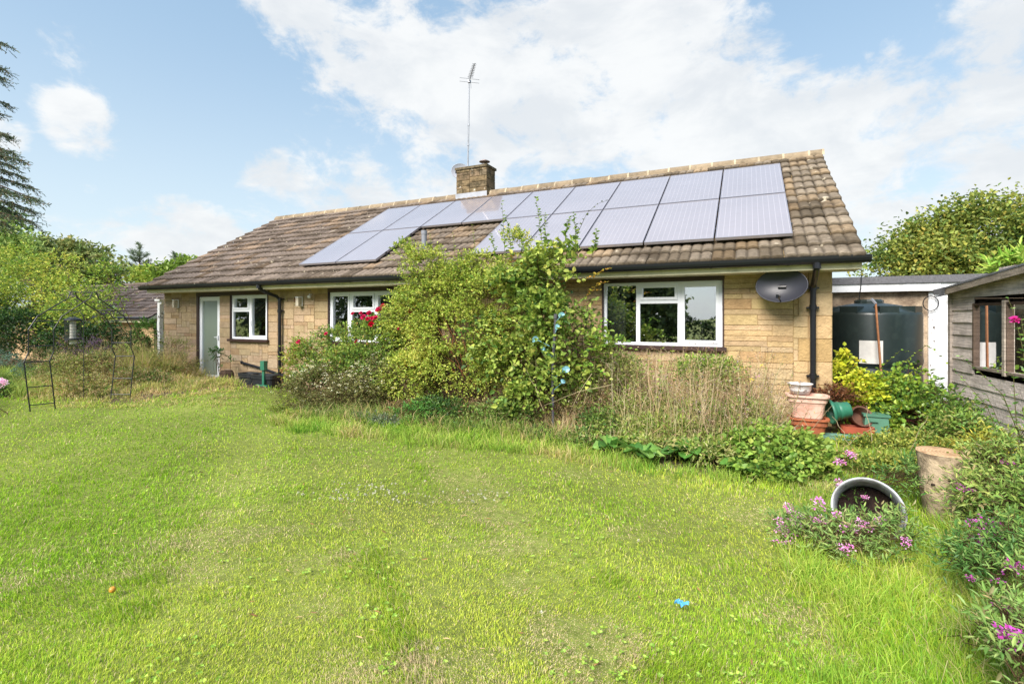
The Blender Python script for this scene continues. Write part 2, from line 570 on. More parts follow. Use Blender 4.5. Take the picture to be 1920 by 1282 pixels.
def house_roof():
    g = G()
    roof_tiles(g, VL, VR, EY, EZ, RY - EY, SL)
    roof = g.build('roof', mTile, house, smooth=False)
    g = G()
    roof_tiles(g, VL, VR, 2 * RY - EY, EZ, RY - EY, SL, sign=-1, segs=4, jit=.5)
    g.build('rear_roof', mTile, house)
    # underlay deck, verge mortar
    d = G()
    for sg in (1, -1):
        a = RY - sg * (RY - EY); 
        V = [(VL + .02, a, EZ - .03), (VR - .02, a, EZ - .03), (VR - .02, RY, RZ - .03), (VL + .02, RY, RZ - .03),
             (VL + .02, a, EZ - .07), (VR - .02, a, EZ - .07), (VR - .02, RY, RZ - .07), (VL + .02, RY, RZ - .07)]
        d.add(V, [(0, 1, 2, 3), (4, 7, 6, 5), (0, 4, 5, 1), (1, 5, 6, 2), (3, 2, 6, 7), (0, 3, 7, 4)])
    d.build('roof_deck', mMortar, house)
    r = G(); x = VL - .01; 
    while x < VR:
        w = .45; x1 = min(x + w - .012, VR + .01)
        n = 8; cb = np.array(lin('#8f7f69')) * random.gauss(1, .1)
        dz = random.gauss(0, .004)
        V = []
        for (xx, rr) in ((x, .150), (x1, .150), (x1, .11), (x, .11)):
            for j in range(n + 1):
                a = math.pi * j / n
                V.append((xx, RY - math.cos(a) * rr, RZ - .055 + dz + math.sin(a) * rr))
        F = []
        for q in range(3):
            F += [(q * (n + 1) + j, (q + 1) * (n + 1) + j, (q + 1) * (n + 1) + j + 1, q * (n + 1) + j + 1) for j in range(n)]
        r.add(V, F, cb)
        # mortar collar
        V = []
        for xx in (x1 - .012, x1 + .028):
            for j in range(n + 1):
                a = math.pi * j / n
                V.append((xx, RY - math.cos(a) * .154, RZ - .055 + math.sin(a) * .154))
        r.add(V, [(j, n + 1 + j, n + 2 + j, j + 1) for j in range(n)], lin('#b5a68c'))
        x += w
    r.build('ridge_cap', mRidge, house)
    # chimney
    c = G()
    cx0, cx1, cy0, cy1, z0, z1 = -7.05, -6.13, 11.36, 11.84, 4.55, 5.50
    c.box((cx0 + .012, cy0 + .012, z0), (cx1 - .012, cy1 - .012, z1), lin('#77664c'))
    for (P, u, W) in (((cx0, cy0 + .012, z0), (1, 0, 0), cx1 - cx0), ((cx1 - .012, cy0, z0), (0, 1, 0), cy1 - cy0), ((cx0 + .012, cy1, z0), (0, -1, 0), cy1 - cy0)):
        gg = G(); ashlar(gg, P, u, W, z1 - z0, xc=-9)
        for V, F, C in zip(gg.v, gg.f, gg.c): c.add(V, F - F.min(), C * np.array([.50, .50, .50]))
    mCh = material('chimney_stone', attr=True, rough=.95, spec=.1, var=.3, vscale=9, dark=lin('#3f3a2c'), dscale=6, damt=.8, dlo=.45, dhi=.62, second=lin('#cfc9bb'), sscale=8, slo=.66, shi=.70, bump=1, bscale=30)
    ch = c.build('chimney', mCh, house)
    s = G(); s.box((cx0 - .03, cy0 - .03, z1), (cx1 + .03, cy1 + .03, z1 + .06), lin('#6f6450'))
    s.build('chimney_slab', mCh, ch)
    w = G()
    ctr = (-6.32, 11.6, z1 + .06)
    w.lathe([(.0, .0), (.10, 0), (.09, .05), (.085, .05)], ctr, 16)
    for a in range(4): w.box((ctr[0] + .075 * math.cos(a * 1.57) - .006, ctr[1] + .075 * math.sin(a * 1.57) - .006, ctr[2] + .04), (ctr[0] + .075 * math.cos(a * 1.57) + .006, ctr[1] + .075 * math.sin(a * 1.57) + .006, ctr[2] + .15))
    w.lathe([(.002, .20), (.07, .19), (.14, .155), (.145, .14), (.10, .15), (.0, .155)], ctr, 18)
    w.build('chimney_cowl', mSteel, ch)
    # lead flashing
    f = G(); f.box((cx0 - .015, cy0 - .02, RZ - .28), (cx1 + .015, cy0 - .003, RZ + .02)); f.build('flashing', mGalv, ch)
    # fascia, soffit
    e = G()
    e.box((VL + .05, 7.585, 2.205), (VR - .02, 7.62, 2.385))
    e.box((VL + .05, 7.62, 2.205), (VR - .02, 8.03, 2.22))
    e.build('soffit', mPaint, house)
    for X in (VL + .03, VR - .045):
        b = G()
        for sg in (1, -1):
            a = RY - sg * (RY - 7.60); za = EZ + (7.60 - EY) * SL
            V = []
            for x in (X, X + .022):
                V += [(x, a, za - .20), (x, RY, RZ - .22), (x, RY, RZ - .075), (x, a, za - .075)]
            b.add(V, [(0, 1, 2, 3), (7, 6, 5, 4), (0, 4, 5, 1), (0, 3, 7, 4)])
        b.build('bargeboard', mPaint, house)
    # gutter (half round, open top)
    q = G(); prof = []
    for j in range(9):
        a = math.pi * j / 8; prof.append((-math.cos(a) * .066, -math.sin(a) * .098))
    pin = [(-y * -.90, z * .88) for (y, z) in prof][::1]
    yc, zc_ = 7.508, 2.372
    pr = prof + [(p[0] * .9, p[1] * .88) for p in prof[::-1]]
    V = [(x, yc + p[0], zc_ + p[1]) for x in (VL - .10, VR + .06) for p in pr]; k = len(pr)
    F = [(j, (j + 1) % k, k + (j + 1) % k, k + j) for j in range(k)]
    q.add(V, F)
    for x in (VL - .10, VR + .06):   # stop ends
        V = [(x, yc + p[0], zc_ + p[1]) for p in prof] + [(x, yc, zc_)]
        q.add(V, [(j, j + 1, 9, 9) for j in range(8)])
    x = VL + .4
    while x < VR:                     # brackets
        V = [(xx, yc + p[0] * 1.06, zc_ + p[1] * 1.05) for xx in (x, x + .03) for p in prof]
        q.add(V, [(j, j + 1, 9 + j + 1, 9 + j) for j in range(8)]); x += .95
    q.build('gutter', mBlackP, house)
    # downpipes
    for (x, off) in ((.81, 0), (-9.62, -.16), (-5.35, 0)):
        p = G()
        path = [(x + off, 7.512, 2.30), (x + off, 7.53, 2.22), (x + off * .7, 7.66, 2.14), (x + off * .1, 7.86, 2.05), (x, 7.925, 1.98), (x, 7.925, 1.2), (x, 7.925, -.05 if off else .05)]
        p.tube(path, .037, 12)
        for (z, r) in ((1.99, .046), (1.72, .046), (.78, .046)):
            p.tube([(x, 7.925, z - .035), (x, 7.925, z + .035)], r, 12)
            p.box((x - .075, 7.935, z - .012), (x + .075, 7.988, z + .012))
        p.tube([(x + off, 7.512, 2.22), (x + off, 7.512, 2.31)], .048, 12)
        p.build('downpipe', mBlackP, house, smooth=False)
    # waste pipe by the door, sloping down
    p = G(); p.tube([(-10.95, 7.94, .50), (-10.1, 7.94, .37), (-9.35, 7.94, .22), (-9.2, 7.9, .02)], .028, 8, )
    p.tube([(-10.98, 7.97, .505), (-10.90, 7.93, .49)], .036, 8)
    p.build('waste_pipe', mBlackP, house)
    p = G(); p.tube([(-6.04, 8.48, 2.8), (-6.04, 8.48, 3.34)], .055, 14); p.tube([(-6.04, 8.48, 3.29), (-6.04, 8.48, 3.37)], .062, 14)
    p.build('vent_pipe', mGreyP, house)
    v = G()
    for k in range(4): v.box((-9.22, 7.985, 1.93 + k * .022), (-9.05, 7.995, 1.945 + k * .022), lin('#8a5a44'))
    v.box((-9.23, 7.99, 1.92), (-9.04, 7.999, 2.03), lin('#5d3c2c'))
    v.build('air_vent', mStone, house)


def frame_rect(g, x0, x1, z0, z1, y0, y1, w):
    g.box((x0, y0, z0), (x0 + w, y1, z1)); g.box((x1 - w, y0, z0), (x1, y1, z1))
    g.box((x0 + w, y0, z0), (x1 - w, y1, z0 + w)); g.box((x0 + w, y0, z1 - w), (x1 - w, y1, z1))


def window(x0, x1, z0, z1, bays, nm='window', curtain=None):
    """bays: list of (xa, xb, transom z or None, opening light?)"""
    y = 8.03
    f = G()
    frame_rect(f, x0 + .012, x1 - .012, z0 + .015, z1 - .012, y, y + .07, .045)
    for i, b in enumerate(bays):
        if i: f.box((b[0] - .03, y + .003, z0 + .06), (b[0] + .03, y + .067, z1 - .057))
    win = f.build(nm, mPVC, house)
    fr = G()
    fr.box((x0 - .012, 7.983, z0), (x0 + .010, 8.10, z1)); fr.box((x1 - .010, 7.983, z0), (x1 + .012, 8.10, z1))
    fr.box((x0 + .01, 7.99, z1 - .011), (x1 - .01, 8.10, z1 + .001))
    fr.build('surround', mBrown, win)
    s = G(); s.box((x0 - .045, 7.93, z0 - .045), (x1 + .045, 8.10, z0 + .012)); s.build('sill', mBrown, win)
    k = len(bays)
    for i, (a, b, tr, op) in enumerate(bays):
        xa = a + (.03 if i else .057); xb = b - (.03 if i < k - 1 else .057)
        za, zb = z0 + .06, z1 - .057
        if tr:
            t = G(); t.box((xa, y + .004, tr - .028), (xb, y + .066, tr + .028)); t.build('transom', mPVC, win)
            cells = [(za, tr - .028, False), (tr + .028, zb, True)]
        else: cells = [(za, zb, op)]
        for (c0, c1, o) in cells:
            e = .0
            if o:
                sg = G(); frame_rect(sg, xa + .001, xb - .001, c0 + .001, c1 - .001, y - .012, y + .055, .042); sg.build('casement', mPVC, win); e = .041
            p = G(); p.box((xa + e, y + .028, c0 + e), (xb - e, y + .034, c1 - e)); p.build('pane', mGlass, win)
    h = G(); hx = bays[-1][0] + .05; h.box((hx - .012, y - .022, (z0 + z1) / 2 - .2), (hx + .012, y - .0125, (z0 + z1) / 2 - .13)); h.box((hx - .008, y - .03, (z0 + z1) / 2 - .2), (hx + .008, y - .022, (z0 + z1) / 2 - .09)); h.build('handle', mPVC, win)
    if curtain:
        for (ca, cb) in curtain:
            cg = G(); n = 40; V = []
            for i in range(n + 1):
                xx = ca + (cb - ca) * i / n; yy = 8.17 + .03 * math.sin(i * 1.35) + .012 * math.sin(i * .6)
                V += [(xx, yy, .5), (xx, yy, 2.2)]
            cg.add(V, [(2 * i, 2 * i + 2, 2 * i + 3, 2 * i + 1) for i in range(n)])
            cg.build('curtain', mCurtain, win, smooth=True)
    return win


def house_openings():
    a, b, z0, z1 = WIN['w1']
    window(a, b, z0, z1, [(a, -1.585, None, False), (-1.585, -.95, 1.86 - .03, False), (-.95, b, None, True)], curtain=[(a + .02, a + .34), (-.36, -.15)])
    a, b, z0, z1 = WIN['w2']
    window(a, b, z0, z1, [(a, -7.60, None, True), (-7.60, -6.93, 1.72, False), (-6.93, b, None, True)], curtain=[(a - .05, a + .2)])
    a, b, z0, z1 = WIN['w3']
    window(a, b, z0, z1, [(a, -10.76, 1.74, False), (-10.76, b, None, True)], curtain=[(a + .3, a + .52)])
    a, b, z0, z1 = WIN['door']
    f = G(); frame_rect(f, a + .075, b - .01, z0, z1 - .02, 8.02, 8.085, .10)
    d = f.build('door', mPVC, house)
    p = G(); p.box((a + .17, 8.05, z0 + .1), (b - .105, 8.058, z1 - .115)); p.build('pane', mFrost, d)
    s = G(); s.box((a - .01, 7.985, z0), (a + .07, 8.10, z1)); s.build('door_post', mBrown, d)
    h = G(); h.box((b - .075, 7.985, 1.02), (b - .045, 8.019, 1.12)); h.tube([(b - .06, 7.985, 1.08), (b - .16, 7.975, 1.08)], .009, 6); h.build('handle', mPVC, d)
    st = G(); st.box((a + .02, 7.74, -.05), (b + .05, 7.995, .03), lin('#8d8068')); st.build('doorstep', mStone, house)


house_walls(); house_roof(); house_openings()

# ------------------------------------------------------------------ solar panels
mPanel = material('solar_cells', attr=True, rough=.14, spec=.9, coat=.9, var=.06, vscale=.9)
mPanFrame = material('panel_frame', (.42, .40, .44), rough=.4, metal=.6)
mRail = material('mounting_rail', (.05, .05, .055), rough=.5)
XB = [.575, -.445, -1.475, -2.52, -3.57, -4.63, -5.71, -6.80, -7.89, -8.98]


def solar():
    th = math.atan(SL); ct, st = math.cos(th), math.sin(th)

    def pt(x, yy, off):
        return (x, yy - off * st, EZ + (yy - EY) * SL + off * ct)

    def slab(g, x0, x1, ya, yb, o0, o1, c):
        V = [pt(x0, ya, o0), pt(x1, ya, o0), pt(x1, yb, o0), pt(x0, yb, o0), pt(x0, ya, o1), pt(x1, ya, o1), pt(x1, yb, o1), pt(x0, yb, o1)]
        g.add(V, [(0, 3, 2, 1), (4, 5, 6, 7), (0, 1, 5, 4), (1, 2, 6, 5), (2, 3, 7, 6), (3, 0, 4, 7)], c)
    words = ['first', 'second', 'third', 'fourth', 'fifth', 'sixth', 'seventh', 'eighth', 'ninth']
    for row, cols in (('upper', range(9)), ('lower', (0, 1, 2, 3, 4, 7, 8))):
        ya, yb = (9.475, 10.97) if row == 'upper' else (7.95, 9.445)
        for c in cols:
            x1 = XB[c] - .012; x0 = XB[c + 1] + .012
            if row == 'upper':
                k = 8 - c
                lab = f'dark solar panel in the long upper row, {words[k]} from the left end' if k != 8 else 'dark solar panel in the upper row, at the end nearest the right verge'
                if k == 3: lab = 'dark solar panel in the upper row, standing just below the chimney'
            else:
                lab = {8: 'solar panel in the lower row of the left pair, the outer left one', 7: 'solar panel in the lower row of the left pair, beside the grey vent pipe',
                       4: 'lower row solar panel beside the gap, half hidden by the tall shoots', 3: 'solar panel in the lower row, second right of the gap, behind bush tops',
                       2: 'solar panel in the lower row, third from the right end', 1: 'solar panel in the lower row, second from the right end', 0: 'solar panel in the lower row nearest the right verge, above the black dish'}[c]
            t = thing('solar_panel', lab, 'solar panel', pt(x0, ya, .10), 'solar panels on the roof')
            g = G()
            slab(g, x0 + .012, x1 - .012, ya + .012, yb - .012, .105, .128, (.315, .288, .308))
            # cell strings: thin paler lines up the slope
            n = 12; w = (x1 - x0 - .05) / n
            for i in range(n + 1):
                xx = x0 + .025 + i * w
                slab(g, xx - .0035, xx + .0035, ya + .03, yb - .03, .127, .1288, (.43, .395, .415))
            m = 9; hh = (yb - ya - .06) / m
            for i in range(1, m): slab(g, x0 + .03, x1 - .03, ya + .03 + i * hh - .0015, ya + .03 + i * hh + .0015, .127, .1286, (.345, .315, .335))
            g.build('glass_face', mPanel, t)
            f = G()
            for (a, b, c0, c1) in ((x0, x0 + .013, ya, yb), (x1 - .013, x1, ya, yb), (x0 + .013, x1 - .013, ya, ya + .013), (x0 + .013, x1 - .013, yb - .013, yb)):
                slab(f, a, b, c0, c1, .09, .132, (.5, .5, .5))
            f.build('panel_frame', mPanFrame, t)
            for yy in (ya + .3, yb - .35):
                r = G()
                slab(r, x0 - .012, x1 + .012, yy, yy + .04, .045, .0895, (.1, .1, .1))
                slab(r, x1 + .002, x1 + .02, yy + .002, yy + .03, .088, .136, (.1, .1, .1))
                r.build('mounting_rail', mRail, t)


solar()
# ------------------------------------------------------------------ things on and around the house
mDish = material('dark_dish', lin('#2c2d35'), rough=.42, spec=.5, var=.08, vscale=4)
mDishW = material('grey_dish', (.42, .43, .48), rough=.5, spec=.4, var=.06)


def dish(name, label, ctr, face, rx, rz, mt, lnb, wallpt, depth=.09, roll=0.):
    t = thing(name, label, 'satellite dish', (ctr[0], ctr[1], ctr[2]))
    f = Vector(face).normalized()
    X = Vector((0, 0, 1)).cross(f).normalized(); Z = f.cross(X)
    P = lambda a, b, c: np.array(Vector(ctr) + X * a + Z * b + f * c)
    g = G(); n = 36; rings = [0, .25, .5, .75, .93, 1.0]
    for side, off in ((1, 0), (-1, -.012)):
        V = []
        for r in rings:
            for j in range(n):
                a = 2 * math.pi * j / n
                V.append(P(rx * r * math.cos(a), rz * r * math.sin(a), depth * (r * r - 1) + off))
        F = [(i * n + j, i * n + (j + 1) % n, (i + 1) * n + (j + 1) % n, (i + 1) * n + j)[::side] for i in range(len(rings) - 1) for j in range(n)]
        g.add(V, F)
    rim = [P(rx * math.cos(2 * math.pi * j / n), rz * math.sin(2 * math.pi * j / n), -.005) for j in range(n + 1)]
    g.tube(rim, .007, 6, cap=False)
    g.build('reflector', mt, t, smooth=True)
    a = G(); a.tube([P(0, -rz * .93, 0), P(lnb[0] * .5, lnb[1] * .6 - rz * .4, lnb[2] * .55), P(*lnb)], .009, 6); a.build('feed_arm', mBlackP, t)
    l = G(); q = P(*lnb); l.tube([q, q - np.array(f) * .09], .022, 10); l.tube([q - np.array(f) * .05, q - np.array(f) * .10], .03, 10); l.tube([q, q + np.array([0, 0, -.05])], .018, 6)
    l.build('receiver', mBlackP, t)
    b = G(); w = np.array(wallpt); c0 = P(0, 0, -depth - .02)
    b.tube([c0, (c0 + w) / 2 + np.array([0, 0, -.02]), w], .018, 8); b.box(tuple(w - np.array([.03, .006, .07])), tuple(w + np.array([.03, .006, .07])))
    b.tube([P(-.05, 0, -depth), P(.05, 0, -depth)], .03, 8)
    b.build('bracket', mBlackP, t)
    return t


dish('satellite_dish', 'oval charcoal satellite dish on the stone wall beside the right downpipe', (.41, 7.66, 2.02), (-.22, -.95, .22), .315, .232, mDish, (0, -.19, .24), (.16, 7.985, 2.0))
dish('satellite_dish', 'pale grey round satellite dish fixed behind the stone chimney', (-7.16, 11.75, 5.60), (.55, -.8, .12), .25, .22, mDishW, (-.12, -.1, .22), (-7.07, 11.80, 5.40), depth=.06)


def aerial():
    b = np.array((-6.98, 11.82, 4.9)); top = np.array((-6.86, 11.72, 8.02))
    t = thing('television_aerial', 'tall thin television aerial on a pole rising beside the chimney', 'aerial', tuple(b))
    g = G(); g.tube([b, b + (top - b) * .5, top], [.022, .022, .018], 8)
    for k in (.08, .22, .45, .62): 
        p = b + (top - b) * k; g.tube([p - [0, 0, .03], p + [0, 0, .03]], .028, 8)
    g.build('mast', mGalv, t)
    a = G(); d = np.array([.62, -.78, .02]); d /= np.linalg.norm(d)
    s = np.array([.78, .62, 0]); s /= np.linalg.norm(s)
    p0 = top + np.array([0, 0, -.02]); 
    a.tube([p0 - d * .12, p0 + d * .95], .011, 5)
    for i in range(9):
        p = p0 + d * (.22 + .085 * i); w = .075 - .003 * i
        up = np.cross(d, s)
        for q in (1, -1): a.tube([p - s * w + up * .012, p + s * w + up * .012], .006, 4)
        a.tube([p - s * w * .8 - up * .02, p + s * w * .8 + up * .035], .005, 4)
    for q in (.0, .09):
        p = p0 + d * (.02 + q * .3) + np.array([0, 0, q * .9 - .03]); a.tube([p - s * .27, p + s * .27], .006, 4)
    a.box(tuple(p0 - .035), tuple(p0 + .035))
    a.tube([p0 + [.04, 0, 0], p0 + [.06, 0, -.2]], .006, 4)
    a.build('antenna', mGalv, t)


aerial()


def wall_lamp(x, z, label):
    t = thing('wall_lamp', label, 'wall lamp', (x, 7.9, z - .12), 'old box wall lamps under the eaves')
    g = G(); g.box((x - .05, 7.955, z - .11), (x + .05, 7.985, z + .11)); g.build('back_plate', mWhitePaint, t)
    g = G(); g.box((x - .042, 7.86, z - .10), (x + .042, 7.953, z + .085))
    g.build('lamp_body', material('aged_plastic_box', lin('#bdb3a0'), rough=.55, var=.2, vscale=20), t)
    g = G(); g.box((x - .050, 7.855, z + .087), (x + .050, 7.953, z + .10)); g.build('lamp_cap', mWhitePaint, t)


wall_lamp(-13.49, 1.93, 'small weathered box lamp on the wall left of the glazed door')
wall_lamp(-9.0, 1.93, 'small weathered box lamp beside the air vent, right of the left downpipe')
t = thing('floodlight_sensor', 'small round sensor light tucked under the eaves by the air vent', 'sensor', (-8.7, 7.95, 2.02))
g = G(); g.lathe([(0, 0), (.03, .005), (.042, .03), (.03, .06), (0, .07)], (-8.7, 7.925, 2.0), 12); g.build('sensor_head', mWhitePaint, t)
g = G(); g.tube([(-8.7, 7.986, 2.08), (-8.7, 7.93, 2.08), (-8.7, 7.925, 2.05)], .012, 6); g.build('sensor_arm', mWhitePaint, t)

# ------------------------------------------------------------------ neighbour's house, far left
nb = thing('neighbour_bungalow', 'neighbouring low stone house with mottled brown tiled roof behind the left shrubs', 'house', (-32, 14.4, -1))
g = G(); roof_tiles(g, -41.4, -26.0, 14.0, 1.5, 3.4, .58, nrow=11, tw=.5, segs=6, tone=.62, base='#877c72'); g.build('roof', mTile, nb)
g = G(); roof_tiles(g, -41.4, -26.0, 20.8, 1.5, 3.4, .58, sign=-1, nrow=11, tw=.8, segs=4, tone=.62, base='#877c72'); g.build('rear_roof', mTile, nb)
g = G(); g.box((-41, 14.4, -1.3), (-26.25, 20.4, 1.42)); 
V = []
for x in (-41, -26.25): V += [(x, 14.4, 1.42), (x, 20.4, 1.42), (x, 17.4, 3.35)]
g.add(V, [(0, 1, 2, 2), (3, 4, 5, 5), (0, 3, 5, 2), (1, 2, 5, 4)])
mNWall = material('neighbour_stone', lin('#b89a72'), rough=.9, var=.15, vscale=3, bump=.5, bscale=10)
g.build('wall', mNWall, nb)
g = G(); g.box((-41.3, 14.02, 1.30), (-26.02, 14.06, 1.50)); g.box((-41.3, 14.06, 1.30), (-26.02, 14.4, 1.33)); g.build('fascia', mPaint, nb)
for sg in (1, -1):
    g = G(); y0 = 17.4 - sg * 3.36
    V = [(x, y, z) for x in (-26.08, -26.03) for (y, z) in ((y0, 1.30), (17.4, 3.22), (17.4, 3.42), (y0, 1.48))]
    g.add(V, [(0, 1, 2, 3), (7, 6, 5, 4), (0, 4, 5, 1), (3, 2, 6, 7)]); g.build('bargeboard', mPaint, nb)
g = G(); g.tube([(-41.4, 13.95, 1.5), (-26.0, 13.95, 1.5)], .07, 8); g.build('gutter', mBlackP, nb)
g = G(); g.tube([(-41.4, 17.4, 3.5), (-26.0, 17.4, 3.5)], .13, 10, lin('#6b6058')); g.build('ridge_cap', mRidge, nb)

# peeling white post at the far left corner
t = thing('gate_post', 'white post with peeling paint at the far left corner of the house', 'post', (-14.32, 8.02, 0))
g = G(); 
for k in range(8):
    z0 = -.2 + k * .275; o = random.uniform(-.006, .006)
    g.box((-14.37 + o, 7.97 + o, z0), (-14.27 + o, 8.07 + o, z0 + .275))
g.build('shaft', mPeel, t)
g = G(); g.box((-14.43, 7.93, 2.01), (-14.20, 8.11, 2.06)); g.box((-14.27, 7.97, 1.93), (-14.19, 8.07, 2.008)); g.build('bracket_cap', mPeel, t)

# ------------------------------------------------------------------ flat roofed garage behind the tank
ga = thing('garage', 'flat roofed rendered garage with white fascia behind the dark green tank', 'garage', (4, 12, 0))
mRender = material('stained_render', lin('#b9a58c'), rough=.95, var=.15, vscale=5, dark=lin('#5b4a3c'), dscale=2.6, damt=.75, dlo=.46, dhi=.64, bump=.8, bscale=35)
g = G(); g.box((XR + .01, 11.3, -.1), (2.98, 11.5, 2.15)); g.box((3.30, 11.3, -.1), (8.5, 11.5, 2.15)); g.box((2.98, 11.3, 2.02), (3.30, 11.5, 2.15)); g.box((8.3, 11.5, -.1), (8.5, 17, 2.15)); g.box((XR + .01, 16.8, -.1), (8.3, 17, 2.15))
g.build('wall', mRender, ga)
mFelt = material('roof_felt', lin('#6a6a6e'), rough=.95, var=.25, vscale=25, bump=.6, bscale=120)
g = G(); g.box((XR + .02, 11.12, 2.20), (8.7, 17.2, 2.33)); g.build('roof', mFelt, ga)
g = G(); g.box((1.16, 11.15, 2.055), (3.08, 11.18, 2.199)); g.box((3.085, 11.16, 2.09), (8.6, 11.19, 2.199)); g.build('fascia', mWhitePaint, ga)
g = G(); g.box((XR + .03, 11.08, 1.95), (1.155, 11.2, 2.215)); g.build('fascia_end', mWhitePaint, ga)
g = G(); g.box((3.02, 11.27, 0), (3.26, 11.33, 2.0))
for k in range(3): g.box((3.03 + k * .077, 11.262, .03), (3.095 + k * .077, 11.27, 1.97))
g.build('door', mWhitePaint, ga)
g = G(); g.box((2.93, 11.24, 0), (3.018, 11.34, 2.03)); g.build('door_frame', mPeel, ga)
g = G()
g.tube([(1.85, 11.3, 1.6), (1.88, 11.13, 1.95), (1.90, 11.10, 2.2), (1.905, 11.1, 2.36), (1.94, 11.2, 2.35)], .008, 5)
ring = [(2.95 + .11 * math.cos(a), 11.2, 1.83 + .13 * math.sin(a)) for a in np.linspace(.3, 6.6, 18)]
g.tube(ring, .009, 5); g.tube([(3.02, 11.2, 1.95), (3.15, 11.1, 1.98), (3.3, 11.05, 1.9), (3.33, 11.0, 1.7)], .009, 5)
g.build('cable', mBlackP, ga)

# ------------------------------------------------------------------ oil tank
tc_ = (1.84, 10.12)
mTank = material('tank_plastic', lin('#222d2c'), rough=.36, spec=.5, var=.12, vscale=3, dark=lin('#384440'), dscale=5, damt=.3)
tk = thing('oil_tank', 'large dark green plastic oil tank between the house corner and shed', 'tank', (*tc_, 0))
R = .71
g = G()
g.lathe([(R * .97, -.0), (R, .06), (R, .30), (R * .985, .33), (R, .36), (R, .74), (R * .982, .77), (R * .982, .80), (R * 1.0, .83), (R * 1.012, .88), (R * 1.012, .90), (R, .95), (R, 1.62), (R * .985, 1.66), (R * .93, 1.68), (R * .6, 1.78), (R * .3, 1.82), (0, 1.83)], (*tc_, .0), 56)
g.build('tank_body', mTank, tk, smooth=True)
g = G()
for a in np.arange(0, 360, 45):
    ra = math.radians(a + 12); c, s = math.cos(ra), math.sin(ra)
    def tl(V, c=c, s=s):
        V = V.copy(); x = V[:, 0] * c - V[:, 1] * s; y = V[:, 0] * s + V[:, 1] * c
        V[:, 0] = x + tc_[0]; V[:, 1] = y + tc_[1]; return V
    g.box((R * .66, -.13, 1.60), (R * .975, .13, 1.76), tilt=tl)
g.lathe([(0, 1.88), (.18, 1.88), (.20, 1.85), (.20, 1.78)], (*tc_, 0), 20)
for a in range(6): g.box((tc_[0] + .17 * math.cos(a) - .03, tc_[1] + .17 * math.sin(a) - .03, 1.8), (tc_[0] + .17 * math.cos(a) + .03, tc_[1] + .17 * math.sin(a) + .03, 1.87))
g.build('tank_lid', mTank, tk)
g = G()      # curved notice on the front of the tank
a0 = math.atan2(-tc_[1], -tc_[0]) + .04; n = 6; w = .21
V = []
for i in range(n + 1):
    a = a0 + w * (2 * i / n - 1)
    for z in (.86, 1.22): V.append((tc_[0] + (R + .018) * math.cos(a), tc_[1] + (R + .018) * math.sin(a), z))
g.add(V, [(2 * i, 2 * i + 2, 2 * i + 3, 2 * i + 1) for i in range(n)])
g.build('notice', material('weathered_white_sheet', (.72, .70, .66), rough=.6, var=.1, vscale=9), tk)
# block base
t = thing('tank_base', 'grey concrete block base mostly hidden below the green tank', 'base', (*tc_, -.1))
g = G(); g.box((tc_[0] - .9, tc_[1] - .9, -.2), (tc_[0] + .9, tc_[1] + .85, -.002)); g.build('slab', material('concrete', lin('#857f78'), rough=.95, var=.2, bump=.5), t)
t = thing('wooden_stake', 'thin brown wooden stake leaning against the front of the tank', 'stake', (2.0, 9.2, 0))
g = G(); g.tube([(1.86, 9.12, .0), (1.78, 9.30, 1.80)], [.018, .016], 5); g.build('stick', material('stake_wood', lin('#9a6743'), rough=.8, var=.25, vscale=15), t)
g = G(); g.tube([(1.78, 9.29, 1.79), (1.73, 9.33, 1.87)], .02, 5); g.build('stick_end', mGreyP, t)

# ------------------------------------------------------------------ shed
mShed = material('weathered_boards', attr=True, rough=.9, spec=.15, var=.2, vscale=5, dark=lin('#4b4038'), dscale=1.5, damt=.4, dlo=.5, dhi=.7, bump=.6, bscale=30)
# give the boards a lengthwise grain
nt = mShed.node_tree
wv = nt.nodes.new('ShaderNodeTexNoise'); mp = nt.nodes.new('ShaderNodeMapping'); gp = nt.nodes.new('ShaderNodeNewGeometry')
mp.inputs['Scale'].default_value = (2.2, 2.2, 60); wv.inputs['Scale'].default_value = 1.3; wv.inputs['Detail'].default_value = 8; wv.inputs['Roughness'].default_value = .7
nt.links.new(gp.outputs['Position'], mp.inputs[0]); nt.links.new(mp.outputs[0], wv.inputs['Vector'])
pb = [n for n in nt.nodes if n.type == 'BSDF_PRINCIPLED'][0]
src = pb.inputs['Base Color'].links[0].from_socket
mm = nt.nodes.new('ShaderNodeMix'); mm.data_type = 'RGBA'; mm.blend_type = 'MULTIPLY'; mm.inputs[0].default_value = 1
mr = nt.nodes.new('ShaderNodeMapRange'); mr.inputs[1].default_value = .35; mr.inputs[2].default_value = .65; mr.inputs[3].default_value = .55; mr.inputs[4].default_value = 1.25
nt.links.new(wv.outputs[0], mr.inputs[0]); cb = nt.nodes.new('ShaderNodeCombineColor')
for i in range(3): nt.links.new(mr.outputs[0], cb.inputs[i])
nt.links.new(src, mm.inputs[6]); nt.links.new(cb.outputs[0], mm.inputs[7]); nt.links.new(mm.outputs[2], pb.inputs['Base Color'])

S0 = np.array([2.51, 8.65]); SD = np.array([.0927, -.9957]); SN = np.array([-.9957, -.0927])    # along the wall, outwards


def sp(s, o, z): return (S0[0] + SD[0] * s + SN[0] * o, S0[1] + SD[1] * s + SN[1] * o, z)


